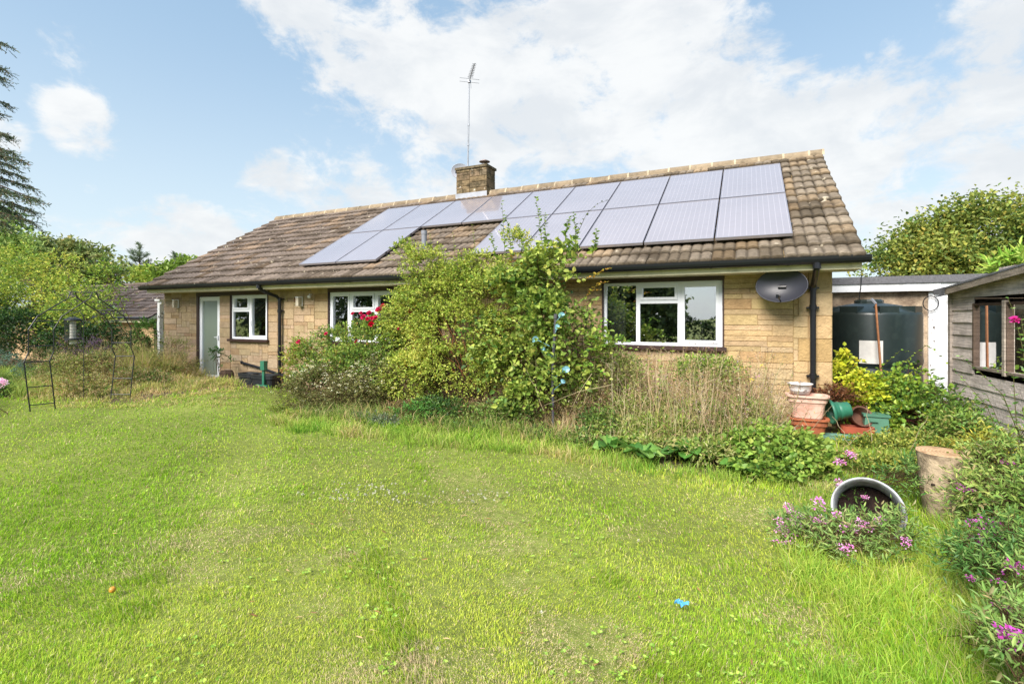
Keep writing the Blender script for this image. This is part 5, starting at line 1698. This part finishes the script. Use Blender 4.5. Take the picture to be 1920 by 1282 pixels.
    cover('brown_undergrowth', 'brown dead undergrowth between the shrubs and the metal pole', [(900, 780, 6.3, 90, 30), (1020, 780, 6.3, 60, 36), (760, 775, 6.2, 60, 28), (1100, 760, 6.4, 50, 40)], 1500, .04, .014, ['#6d5840', '#8b7354', '#a58b66', '#7d7a46'], ph=8)
    cover('wild_border', 'mixed green weeds filling the bed under the large window', [(1090, 740, 6.5, 40, 50), (1180, 785, 6.5, 80, 44), (1300, 785, 6.6, 80, 40), (1400, 790, 6.7, 60, 40), (1250, 810, 6.1, 110, 30), (1160, 700, 6.8, 50, 40), (1330, 700, 7.0, 70, 34), (1150, 830, 6.0, 60, 26), (1340, 840, 6.0, 60, 24), (1110, 838, 5.85, 60, 20), (1210, 838, 5.75, 60, 22), (1320, 845, 5.6, 60, 22), (1170, 820, 6.1, 80, 24), (1290, 822, 6.1, 80, 24), (1390, 815, 6.3, 50, 24)], 4600, .05, .021, ['#5f8236', '#7d9c40', '#a0b452', '#b8b478', '#a5a860', '#6f9240'], ph=9)
    cover('rough_weeds', 'sprawling small weeds on the rough ground before the tank and shed', [(1650, 835, 7.0, 70, 14), (1720, 830, 7.2, 70, 18), (1780, 845, 6.6, 50, 20), (1620, 865, 6.0, 70, 9), (1700, 870, 5.8, 60, 10)], 1300, .04, .022, ['#8a9a44', '#a9b050', '#6d8838', '#b9a560'], ph=10)

    # grey green lavender like mound and fern
    bush('grey_green_plant', 'small grey green mound of foliage at the lawn edge below the rosehip shrub', 'plant', [B(690, 800, 5.75, 38, 20), B(720, 812, 5.7, 30, 16)], 260, .045, .012, ['#7c8a72', '#93a086', '#65765c', '#a5ad92'], per=9, slen=.09, stems=4, stem_r=.003)
    bush('fern', 'bright green fern spreading under the shrubs', 'fern', [B(770, 775, 5.95, 34, 11), B(800, 765, 6.1, 28, 9)], 90, .04, .016, ['#4f8a3c', '#6aa148', '#83b356'], per=9, slen=.16, stems=3, stem_r=.003)
    bush('buttercup_patch', 'small yellow flowered weeds at the left foot of the white flowered shrub', 'weed', [B(560, 800, 5.6, 40, 12), B(520, 790, 5.8, 24, 9)], 240, .022, .012, ['#7f9a40', '#a3b050', '#d8c93a'], per=6, slen=.06, stems=0)

    # large leaved plants
    def broad(px, py, n, L, label, seed):
        b = on_ground(px, py); t = thing('broadleaf_plant', label, 'plant', tuple(b), 'broad leaved plants at the front of the bed'); 
        rg = np.random.default_rng(seed)
        for k in range(n):
            a = 2 * math.pi * k / n + rg.uniform(-.3, .3); l = L * rg.uniform(.7, 1.15); w = l * rg.uniform(.42, .6); el = rg.uniform(.3, 1.05)
            dv = np.array([math.cos(a), math.sin(a), 0]); sd = np.array([-math.sin(a), math.cos(a), 0]); g = G(); V = []; m = 9
            roll = rg.uniform(-.5, .5)
            col = pal(['#4c7a36', '#62923f', '#7ba44c', '#94b65c'], 1, rng=rg)[0]
            C = []
            for i in range(m):
                s = i / (m - 1); ang = el * (1 - s * 1.35); 
                rr = l * s * math.cos(el * .5); zz = l * (math.sin(el) * s - .75 * s * s * math.sin(el)) + .03
                ww = w * .5 * (math.sin(math.pi * min(1, s * .93 + .06)) ** .7) * (1 if i < m - 1 else .05)
                for q in (-1, -.5, 0, .5, 1):
                    V.append(b + dv * rr + sd * ww * q + np.array([0, 0, .05 + zz + abs(q) * ww * .35 + roll * ww * q + .012 * math.sin(i * 2.2 + q * 3)]))
                    C.append(col * (1.25 if q == 0 else 1) * rg.uniform(.92, 1.06))
            g.add(V, [(i * 5 + j, (i + 1) * 5 + j, (i + 1) * 5 + j + 1, i * 5 + j + 1) for i in range(m - 1) for j in range(4)], np.array(C))
            g.build('leaf', mLeafGloss, t, smooth=True)
    broad(1145, 852, 10, .26, 'broad leaved green plant at the left end of the leafy front row, nearest the pole', 1)
    broad(1203, 868, 12, .31, 'broad leaved green plant in front of the leafy weed, second from the pole', 2)
    broad(1292, 866, 13, .34, 'largest broad leaved green plant, between the pole and the geranium mound', 3)
    broad(1245, 850, 10, .28, 'broad leaved green plant behind the largest one, under the dry stalks', 7)
    broad(1395, 892, 9, .26, 'broad leaved green plant at the lawn edge below the geranium mound', 4)
    broad(1350, 858, 9, .27, 'broad leaved green plant just left of the geranium mound', 5)

    bush('geranium_mound', 'low spreading mound of lobed green leaves in front of the pots', 'plant', [B(1450, 838, 6.0, 80, 34, .45), B(1500, 850, 6.0, 55, 26, .4), B(1400, 845, 5.9, 50, 30, .35), B(1530, 870, 5.8, 40, 16, .3), B(1440, 870, 5.6, 70, 22, .3), B(1425, 815, 6.4, 40, 18, .3)], 1400, .048, .044, ['#5f8236', '#7a9c40', '#93b14b', '#a9bd5a', '#8b8a48'], per=5, slen=.09, ph=2.5, stems=16, stem_r=.003, gap=-.5)

    # brambles before the tank
    t, P, d = bush('bramble_bush', 'mid green tangled bramble before the notice on the green tank', 'bramble', [B(1645, 745, 8.3, 34, 30), B(1655, 724, 8.4, 34, 24), B(1708, 742, 8.5, 40, 34), B(1665, 755, 8.2, 60, 40), B(1740, 765, 8.4, 44, 30), B(1700, 790, 8.0, 66, 34), B(1704, 704, 8.6, 12, 14), B(1645, 800, 7.9, 36, 20)], 800, .060, .044, ['#426430', '#5f8336', '#82a23e', '#a9bf48', '#c2cc50'], per=5, slen=.18, base=(1.9, 8.4, 0), ph=7.1, stems=30, stem_r=.007, twigc='#6b3f3a', mat=mLeafGloss, key_s=1.2, gap=-.1, gs=3.5, droop=.4)
    bush('golden_bramble', 'bright yellow leaved bramble against the house corner and tank', 'bramble', [B(1590, 712, 8.2, 20, 30), B(1615, 735, 8.1, 26, 26), B(1600, 758, 8.0, 28, 22), B(1588, 680, 8.3, 8, 18), B(1635, 755, 8.0, 18, 22)], 430, .058, .046, ['#9ab23a', '#b9c83c', '#d3d640', '#dcd84e'], per=5, slen=.16, base=(1.35, 8.2, 0), ph=2.1, stems=14, stem_r=.006, twigc='#6b3f3a', gap=-.15, gs=3.5, droop=.4)
    for pts in (((1680, 690), (1740, 645), (1800, 705)), ((1640, 700), (1690, 655), (1725, 665)), ((1750, 770), (1770, 730), (1790, 760))):
        shoot(t, [at(*q, 8.2) for q in pts], .05, .035, ['#7fa03c', '#9ab548'], nl=9, r=.005)
    bush('dead_fern', 'rusty brown dead fern between the downpipe and the yellow bramble', 'fern', [B(1560, 742, 7.85, 26, 8), B(1580, 740, 7.8, 18, 9)], 150, .035, .012, ['#7d4f35', '#94603f', '#5f3d2c', '#a8754c'], per=9, slen=.14, stems=8, twigc='#6d4a36')

    # spindly briar by the shed and leafy mass at the right edge
    b = on_ground(1930, 960)
    t = thing('briar', 'spindly dark stemmed briar with sparse leaves and a magenta bloom before the shed', 'briar', tuple(b))
    def briar(pts, Y, nl, L=.045):
        shoot(t, [at(*q, Y) for q in pts], L, L * .6, ['#4f7a38', '#6a9444', '#84a852', '#9ab86a'], nl=nl, r=.005)
    for pts, Y, nl in ((((1925, 960), (1850, 760), (1795, 700)), 5.2, 16), (((1925, 850), (1880, 740), (1830, 690), (1800, 668)), 5.2, 18), (((1925, 930), (1885, 820), (1850, 740)), 5.0, 14), (((1930, 900), (1905, 790), (1900, 700), (1850, 690)), 5.0, 14),
                       (((1925, 880), (1870, 800), (1790, 780)), 5.2, 16), (((1935, 760), (1915, 640), (1897, 575), (1890, 560)), 4.9, 10), (((1930, 700), (1920, 630), (1915, 600)), 4.9, 10), (((1850, 760), (1820, 790), (1790, 800)), 5.2, 10), (((1930, 820), (1860, 830), (1800, 830)), 5.0, 18)):
        briar(pts, Y, nl)
    rose(t, at(1902, 600, 4.88), .034, ['#c02c86', '#cf3f98'])
    bush('leafy_perennial', 'dense leafy green plant at the right edge behind the stump', 'plant', [B(1890, 880, 4.9, 60, 60), B(1870, 940, 4.6, 55, 50), B(1930, 950, 4.4, 60, 70), B(1830, 890, 5.0, 28, 40), B(1915, 820, 5.0, 40, 36), B(1840, 960, 4.6, 26, 26)], 800, .044, .013, ['#5f8440', '#7a9c4a', '#98b258', '#b3c26a', '#c0b080'], per=8, slen=.14, gap=-.1, gs=4, ph=3.9, stems=24, stem_r=.004)
    bush('yellow_fern', 'yellowing fern beside the shed wall, behind the stump', 'fern', [B(1850, 850, 5.9, 30, 18), B(1870, 835, 5.9, 24, 14)], 90, .05, .014, ['#c4bd4c', '#a9b048', '#d3c860'], per=9, slen=.18, stems=4, stem_r=.003)
    bush('bracken', 'loose green undergrowth against the foot of the shed wall', 'plant', [B(1770, 800, 7.6, 34, 34), B(1810, 815, 6.9, 34, 30), B(1760, 750, 8.2, 20, 24), B(1790, 770, 7.8, 26, 22)], 520, .045, .022, ['#4f7434', '#6b8f3e', '#8aa64a', '#a5a860'], per=6, slen=.15, stems=12, stem_r=.004, gap=-.15)


shrubs()


# ---------------- valerian
def valerian(label, base_px, blobs, n, heads, Yoff, cols=None):
    b = on_ground(*base_px)
    t, P, d = bush('valerian', label, 'flowering plant', blobs, int(n * .75), .040, .010, ['#4f7a3c', '#6a9148', '#86a854', '#9fb868', '#a8a070'], per=7, slen=.11, base=b, stems=14, stem_r=.003, group='pink flowering valerian', gap=-.4, upk=.6)
    for (px, py, r, Y) in heads:
        c = at(px, py, Y); r = r * 1.45; g = G()
        for _ in range(3):
            flower_head(g, c + RNG.normal(0, r * .7, 3) * [1, 1, .6] + [0, 0, .015], r * .95, cols or ['#cf8fc0', '#c67ab4', '#dfaed2', '#bd6ba6'], 22, flat=.6)
        g.build('flower_head', mPetal, t)
        s = G(); q = np.array([b[0] + (c[0] - b[0]) * .7, b[1] + (c[1] - b[1]) * .7, 0]); q[2] = float(gz(q[0], q[1])) + .02
        if c[2] > q[2]: curve_segs(s, q[None], c[None], np.array([.02]), .0028, .002, np.array(lin('#7d8f52')) * .7, 4, .006); s.build('flower_stalk', mTwig, t)


valerian('pink valerian sprawling in front of the tipped tub', (1560, 1040),
         [B(1530, 1005, 4.0, 66, 26, .25), B(1590, 1015, 3.95, 60, 24, .25), B(1650, 1010, 4.0, 50, 30, .22), B(1490, 1010, 4.1, 34, 18, .2), B(1690, 990, 4.1, 26, 26, .15), B(1600, 985, 4.3, 46, 16, .12)], 620,
         [(x, y, r * .022, 3.95 + (1000 - y) * .006) for x, y, r in ((1481, 951, 1), (1544, 953, 1.35), (1504, 979, 1.3), (1468, 982, 1.1), (1474, 999, 1.3), (1533, 981, .9), (1547, 980, .8), (1581, 992, 1.2), (1620, 993, 1), (1576, 971, .9), (1585, 1035, 1), (1464, 1023, .8), (1703, 1022, .9), (1638, 986, 1), (1492, 968, 1))], 0)
valerian('pink valerian growing beside the rim of the tipped tub, behind its flowers', (1600, 915),
         [B(1590, 925, 4.75, 26, 12, .12), B(1700, 900, 5.0, 34, 26, .2), B(1730, 880, 5.2, 24, 20, .15)], 170,
         [(1598, 852, .026, 5.4), (1575, 870, .026, 5.3), (1581, 913, .022, 4.75), (1623, 939, .014, 4.55)], 0)
valerian('magenta valerian at the right edge, in front of the stump base', (1850, 1040),
         [B(1850, 1040, 3.55, 40, 24, .2), B(1895, 1080, 3.3, 40, 30, .2), B(1800, 1050, 3.5, 26, 16, .15), B(1900, 1010, 3.6, 30, 24, .2)], 300,
         [(x, y, r * .021, Y) for x, y, r, Y in ((1830, 989, 1.3, 3.9), (1859, 1003, 1.5, 3.75), (1838, 1017, 1, 3.7), (1875, 1015, 1.1, 3.7), (1810, 919, 1, 4.5), (1885, 873, .9, 4.7), (1818, 1086, .6, 3.35), (1875, 1093, .6, 3.3))], 0, ['#b04aa0', '#a33c93', '#c06ab4'])
valerian('magenta valerian in the bottom right corner among long grass', (1890, 1240),
         [B(1905, 1180, 2.75, 30, 40, .14), B(1915, 1240, 2.5, 30, 34, .14), B(1870, 1200, 2.7, 20, 20, .1)], 170,
         [(x, y, r * .017, Y) for x, y, r, Y in ((1906, 1073, 1.2, 3.2), (1886, 1144, 1, 2.9), (1899, 1213, 1.7, 2.6), (1912, 1205, 1.2, 2.6), (1890, 1150, .6, 2.9))], 0, ['#b04aa0', '#a33c93', '#c06ab4'])


# ---------------- trees and shrubs far left, far right, behind
def tree(name, label, base, blobs, n, L, W, cols, trunk_r=.2, per=6, slen=.6, group=None, gap=-.2, gs=.9, ph=0., limbs=14, bark='#5d5044', inner=.35, key_s=.5, droop=.3, kb=0.):
    t = thing(name, label, 'tree', tuple(base), group)
    base = np.array(base, float)
    P, d = crown_points(blobs, n, inner, gap, gs, ph); n = len(P)
    dirv = unit(d + RNG.normal(0, .4, (n, 3)) + [0, 0, .3]); sl = slen * RNG.uniform(.6, 1.5, n)[:, None]
    g = G(); key = np.clip(.5 + .42 * n3(P, key_s, ph + 3) + kb, 0, 1)
    for k, t_ in enumerate(np.linspace(.05, 1, per)):
        pos = P + dirv * sl * t_ - np.array([0, 0, 1.]) * droop * sl * t_ ** 2 + RNG.normal(0, L * .4, (n, 3))
        ld = unit(dirv * .5 + RNG.normal(0, .8, (n, 3)))
        s = RNG.uniform(.6, 1.4, n); leaves(g, pos, ld, L * s, W * s, pal(cols, n, key=key))
    g.build('crown', mLeaf, t)
    Bm = np.array(blobs); c = Bm[:, :3].mean(0); top = np.array([c[0], c[1], Bm[:, 2].max()])
    tr = G(); fork = base + (top - base) * .45
    tr.tube([base - [0, 0, .3], base + (fork - base) * .5 + [trunk_r * .2, 0, 0], fork, base + (top - base) * .9], [trunk_r * 1.25, trunk_r, trunk_r * .75, trunk_r * .15], 9, np.array(lin(bark)) * .7)
    for b in Bm:
        a = base + (top - base) * RNG.uniform(.35, .75); e = b[:3] + RNG.normal(0, .2, 3) * b[3:6]
        tr.tube([a, (a + e) / 2 + [0, 0, .1 * b[5]], e], [trunk_r * .45, trunk_r * .3, trunk_r * .12], 6, np.array(lin(bark)) * .7)
    s0 = base + (top - base) * RNG.uniform(.5, .85, (limbs * 6, 1)); j = RNG.integers(0, n, limbs * 6)
    bi = RNG.integers(0, len(Bm), limbs * 6)
    src = np.where(RNG.random((limbs * 6, 1)) < .7, Bm[bi, :3], s0)
    dist = np.linalg.norm(P[j] - src, axis=1); ok = dist < 1.4 * Bm[:, 3].max()
    curve_segs(tr, src[ok], P[j][ok], .05, trunk_r * .10, trunk_r * .02, np.array(lin(bark)) * .7, 4, .05)
    tr.build('trunk', mTwig, t)
    return t


def background():
    # beech behind the garage
    bl = [B(1700, 506, 21, 52, 30), B(1760, 481, 21, 55, 45), B(1830, 456, 21, 60, 55), B(1895, 456, 21, 48, 40), B(1960, 461, 21, 56, 42), B(1800, 516, 20.5, 90, 40), B(1900, 516, 20.5, 80, 50), B(1680, 531, 21, 30, 18), B(1885, 416, 21, 26, 18), B(2040, 481, 21, 70, 66), B(1730, 456, 21, 22, 16), B(1780, 441, 21, 20, 18)]
    tree('beech_tree', 'big rounded tree turning yellow green behind the flat roofed garage', (9.5, 21, 0), bl, 7500, .115, .075, ['#52703a', '#728a42', '#929f4a', '#aeb252', '#c4b658'], trunk_r=.32, per=7, slen=.95, ph=1.7, gap=-.05, gs=1.3, limbs=26, key_s=.7)
    bush('bamboo', 'bright lime green spray of leaves just above the shed roof', 'plant', [B(1900, 500, 12, 26, 10, .5), B(1930, 492, 12, 30, 12, .5)], 90, .16, .04, ['#9fc04a', '#b5cf58', '#88b040'], per=8, slen=.3, base=(6.0, 12, 0), stems=10)
    # left: large shrub mass
    L1 = ['#55783a', '#7a9a3e', '#9cb848', '#bccb55', '#d0d462']
    bush('golden_shrub', 'tall loose yellow green shrub behind the garden arch', 'shrub', [B(120, 560, 8.2, 55, 40), B(60, 540, 8.4, 60, 48), B(165, 575, 8.0, 42, 44), B(30, 590, 8.0, 60, 50), B(180, 540, 8.0, 24, 26), B(205, 525, 8.0, 22, 30), B(110, 505, 8.3, 36, 28), B(40, 490, 8.5, 40, 26), B(130, 610, 7.8, 60, 40), B(0, 520, 8.6, 50, 50), B(-50, 560, 8.4, 60, 60)], 3100, .085, .042, L1 + ['#d8cf58'], per=6, slen=.36, base=(-14.8, 8.2, 0), ph=5.5, stems=30, stem_r=.015, gap=-.22, gs=1.5, key_s=.9)
    bush('dark_hedge', 'dark green dense shrub low behind the arch, left edge', 'shrub', [B(40, 625, 7.2, 80, 40), B(130, 640, 7.2, 60, 30), B(-40, 610, 7.2, 60, 60), B(195, 640, 7.6, 34, 28)], 2200, .07, .04, ['#22391f', '#2f4c27', '#42642f', '#5c8038'], per=6, slen=.25, base=(-14.5, 7.2, 0), ph=6.5, stems=20, stem_r=.012, gap=-.35)
    tree('leafy_tree', 'broad leaved green tree behind the golden shrub at the left edge', (-23, 10.5, 0), [B(10, 445, 10.5, 46, 30), B(-40, 430, 10.5, 70, 55), B(30, 480, 10.5, 34, 26), B(-20, 500, 10.5, 60, 40), B(-100, 460, 10.5, 70, 70)], 2300, .17, .12, ['#64874a', '#80a050', '#9bb45e', '#b2c56e'], trunk_r=.18, slen=.5, ph=2.8, gap=-.2)
    bush('lime_bush', 'small round green bush beside the white peeling post', 'shrub', [B(276, 622, 8.9, 20, 22), B(262, 640, 8.8, 18, 18)], 380, .05, .03, ['#4d7434', '#6b9440', '#88ac50'], per=6, slen=.15, base=(-15.9, 8.9, 0), stems=6)
    bush('tall_weed_clump', 'feathery green weeds against the left corner of the wall', 'weeds', [B(250, 650, 7.4, 30, 26), B(320, 660, 7.3, 26, 26), B(300, 690, 7.1, 40, 18), B(345, 680, 7.3, 20, 22)], 520, .05, .012, ['#7f9a40', '#a3ab58', '#b8a874', '#6b8a3a'], per=8, slen=.22, base=(-12.8, 7.2, 0), stems=14, stem_r=.004, gap=-.1)
    bush('door_shrub', 'dark leafy sprig leaning across the foot of the glazed door', 'plant', [B(408, 662, 7.5, 12, 6, .1), B(425, 680, 7.4, 10, 5, .08)], 26, .05, .026, ['#2f4f2b', '#406634', '#56803e'], per=7, slen=.12, base=(-11.0, 7.4, 0), stems=6, stem_r=.004)
    bush('loosestrife', 'spires of dull purple flowers standing behind the arch', 'flowering plant', [B(130, 655, 6.2, 14, 22), B(160, 652, 6.3, 12, 22), B(178, 655, 6.3, 12, 20), B(110, 668, 6.1, 14, 20), B(148, 675, 6.2, 40, 18)], 360, .035, .014, ['#8f6f90', '#a183a0', '#7c8f4a', '#93a258'], per=7, slen=.14, base=(-12.5, 6.2, 0), stems=22, stem_r=.004)
    bush('bed_perennials', 'mixed seedheads and green perennials filling the bed inside the arch', 'plants', [B(120, 700, 5.4, 60, 30), B(190, 690, 5.9, 50, 28), B(160, 725, 5.2, 60, 20), B(240, 715, 6.0, 50, 22), B(90, 680, 5.8, 34, 22), B(290, 720, 6.2, 50, 18)], 1300, .05, .018, ['#8a9a4a', '#a9ad5c', '#c0ae7c', '#6f8f40', '#b39a70'], per=7, slen=.18, base=(-12.0, 5.6, 0), ph=3, stems=40, stem_r=.004, gap=-.1)
    bush('blue_green_ground_cover', 'low blue green plant at the left edge of the picture', 'plant', [B(20, 680, 6.2, 44, 14), B(-20, 670, 6.4, 50, 18), B(45, 695, 6.0, 24, 10)], 420, .04, .014, ['#6f8f7c', '#86a592', '#5a7a64', '#7f9a5a'], per=7, slen=.12, stems=5)
    t, P, d = bush('hydrangea', 'hydrangea with a pale pink flower head at the left edge of the lawn', 'shrub', [B(-12, 745, 4.5, 22, 22), B(-30, 740, 4.5, 30, 28)], 120, .09, .06, ['#4a7034', '#648a40', '#7fa24c'], per=5, slen=.12, base=on_ground(-15, 790), stems=8)
    for (px, py, r) in ((3, 718, .085), (-28, 708, .08)):
        g = G(); flower_head(g, at(px, py, 4.4), r, ['#e3c4d6', '#d9b3cb', '#ecdbe4'], 150, flat=.8); g.build('flower_head', mPetal, t)
    # distant trees behind the neighbour's roof
    dk = ['#647a48', '#7a8e50', '#93a05a', '#a6a865', '#b5ab6c']
    tree('oak_tree', 'olive leaved tree with open crown behind the neighbouring roof, left of the pines', (-38, 22, -1), [B(130, 478, 22, 32, 18), B(170, 482, 22, 40, 18), B(200, 498, 22, 34, 20), B(110, 500, 22, 50, 26), B(160, 515, 22, 70, 24), B(65, 500, 22, 40, 34), B(225, 515, 22, 30, 16)], 1900, .30, .2, dk, trunk_r=.25, slen=.9, ph=4.1, gap=-.1, gs=.6, limbs=16, key_s=.3)
    tree('poplar_tree', 'narrow dark tree rising left of the olive leaved tree', (-36, 19, -1), [B(85, 470, 19, 14, 16), B(88, 492, 19, 20, 20), B(92, 520, 19, 26, 22)], 520, .26, .16, dk, trunk_r=.15, slen=.8, ph=4.9, gap=-.2, gs=.6)
    tree('lime_tree', 'light yellow green tree low between the neighbouring roof and our eaves', (-29, 21, -1), [B(280, 522, 21, 30, 14), B(310, 515, 21, 24, 14), B(345, 505, 21, 20, 12), B(300, 545, 21, 44, 24), B(350, 530, 21, 36, 24)], 1100, .26, .17, ['#6f8a3a', '#8ba644', '#a3b74e', '#b3b956'], trunk_r=.18, slen=.7, ph=5.3, gap=-.25, gs=.6)
    pine('pine_tree', 'tall pine with upswept branches showing above the neighbouring roof', 262, 462, 530, 24, 34)
    pine('pine_tree', 'smaller pine half hidden by the left end of our roof', 332, 480, 535, 24, 30)
    # trees behind the photographer, seen mirrored in the windows
    for (x, y, h, r, lab) in ((-8.5, -13, 7.5, 3.4, 'large dark garden tree behind the camera, mirrored in the middle window'), (-5.7, -12.5, 4.4, 2.0, 'rounded garden tree behind the camera, mirrored in the large window'), (-20, -8, 6.5, 3.6, 'wide garden tree far behind the camera, mirrored in the small window'), (-29, -6.5, 6.5, 3.8, 'farthest garden tree behind the camera beyond the left edge')):
        tree('garden_tree', lab, (x, y, 0), [(x, y, h * .58, r, r, h * .40), (x + r * .5, y, h * .4, r * .7, r * .7, h * .32), (x - r * .5, y + .5, h * .42, r * .7, r * .7, h * .36)], 1300, .26, .17, ['#4a5a38', '#62744a', '#7d8c58', '#929c68'], trunk_r=.22, slen=.6, ph=x, gap=-.25)
    bush('garden_hedge', 'low hedge behind the camera mirrored along the bottom of the large window', 'hedge', [(x, -12, .6, 1.3, .8, .9) for x in np.arange(-6, 8, 1.6)], 1500, .14, .09, ['#2c3d22', '#3d522c', '#546a38'], per=6, slen=.35, base=(0, -12, 0), stems=12)


def pine(name, label, px, ytop, ybot, Y, wpx):
    top = at(px, ytop, Y); k = zc_of(top) / 930; b = np.array([top[0], Y, -1.0])
    t = thing(name, label, 'tree', tuple(b), 'pines behind the roofs')
    g = G(); br = G(); bark = np.array(lin('#6d6256')) * .7
    br.tube([b, (b + top) / 2, top], [.16, .1, .03], 7, bark)
    H = (ybot - ytop) * k
    for i in range(46):
        f = random.random() ** .8; z = top[2] - f * H * 1.1; L = (.25 + .75 * f) * wpx * k * random.uniform(.6, 1.1)
        a = random.uniform(0, 2 * math.pi); e = np.array([top[0] + L * math.cos(a), Y + L * math.sin(a), z + L * random.uniform(.35, .8)])
        s = np.array([top[0], Y, z]); m = (s + e) / 2 - [0, 0, .12 * L]
        br.tube([s, m, e], [.035, .02, .01], 4, bark)
        n = 55; q = RNG.uniform(.3, 1.05, (n, 1)); p = s * (1 - q) ** 2 + 2 * m * q * (1 - q) + e * q ** 2 + RNG.normal(0, .05, (n, 3))
        leaves(g, p, unit(e - s) * .8 + RNG.normal(0, .6, (n, 3)) + [0, 0, .3], .26, .035, pal(['#647a58', '#788c6c', '#90a07c', '#a2ad88'], n))
    g.build('crown', mLeaf, t); br.build('trunk', mTwig, t)


def cypress():
    b = np.array([-15.1, 3.1, 0.]); t = thing('cypress_tree', 'dark feathery conifer hanging its drooping branches in from the left edge', 'tree', tuple(b))
    g = G(); br = G(); bark = np.array(lin('#5a4a40')) * .6
    br.tube([b - [0, 0, .3], b + [.05, 0, 4], b + [0, .05, 8.2]], [.28, .17, .05], 10, bark)
    specs = []
    Y = 4.2
    for (px, py, up) in ((8, 82, 0), (8, 130, 0), (2, 145, 0), (6, 192, 0), (-6, 210, 0), (36, 300, .1), (16, 255, .1), (24, 285, .1), (70, 375, .2), (62, 395, .2), (60, 415, .2), (40, 330, .2), (58, 350, .2), (20, 310, 0), (30, 400, 0), (15, 360, 0), (10, 420, 0), (5, 280, 0), (-20, 240, 0), (-40, 330, 0), (-30, 400, 0), (-60, 300, 0), (-50, 200, 0), (-60, 120, 0), (-80, 380, 0), (-90, 250, 0)):
        specs.append((at(px, py, Y + random.uniform(-.5, .5))))
    for k in range(34):
        a = random.uniform(1.2, 5.4); z = random.uniform(1.2, 8); r = (1.9 - z * .12) * random.uniform(.7, 1.1); specs.append(b + [r * math.cos(a), r * math.sin(a), z])
    for e in specs:
        s = np.array([b[0], b[1], min(8.1, e[2] + .55)]); L = np.linalg.norm(e - s)
        m = (s + e) / 2 + [0, 0, .32] + RNG.normal(0, .14, 3)
        br.tube([s, m * .6 + s * .4, m, e * .8 + m * .2, e], [.03, .022, .015, .008, .003], 4, bark)
        n = 46; q = np.linspace(.32, 1.0, n)[:, None]; p = s * (1 - q) ** 2 + 2 * m * q * (1 - q) + e * q ** 2
        T = unit(e - m)
        ax = unit(np.cross(T, [0, 0, 1.]))
        for sg in (1, -1, .3, -.3):
            D0 = unit(T * 1.0 + ax * sg * RNG.uniform(.5, 1.2, (n, 1)) + RNG.normal(0, .25, (n, 3)) - [0, 0, .2])
            ln = RNG.uniform(.10, .46, (n, 1)) * (1.15 - q * .6)
            pe = p + D0 * ln - np.array([0, 0, 1.]) * ln * .22
            segs(br, p, pe, .003, .0015, np.array(lin('#4b4a34')) * .6)
            for j in range(7):
                f = (j + 1) / 7; pp = p + (pe - p) * f
                leaves(g, pp, D0 + RNG.normal(0, .55, (n, 3)), .055, .014, pal(['#4a5e4c', '#5c7059', '#718466', '#838f72', '#8f7f66'], n), fold=.5)
    g.build('crown', mLeaf, t); br.build('trunk', mTwig, t)


background()
cypress()
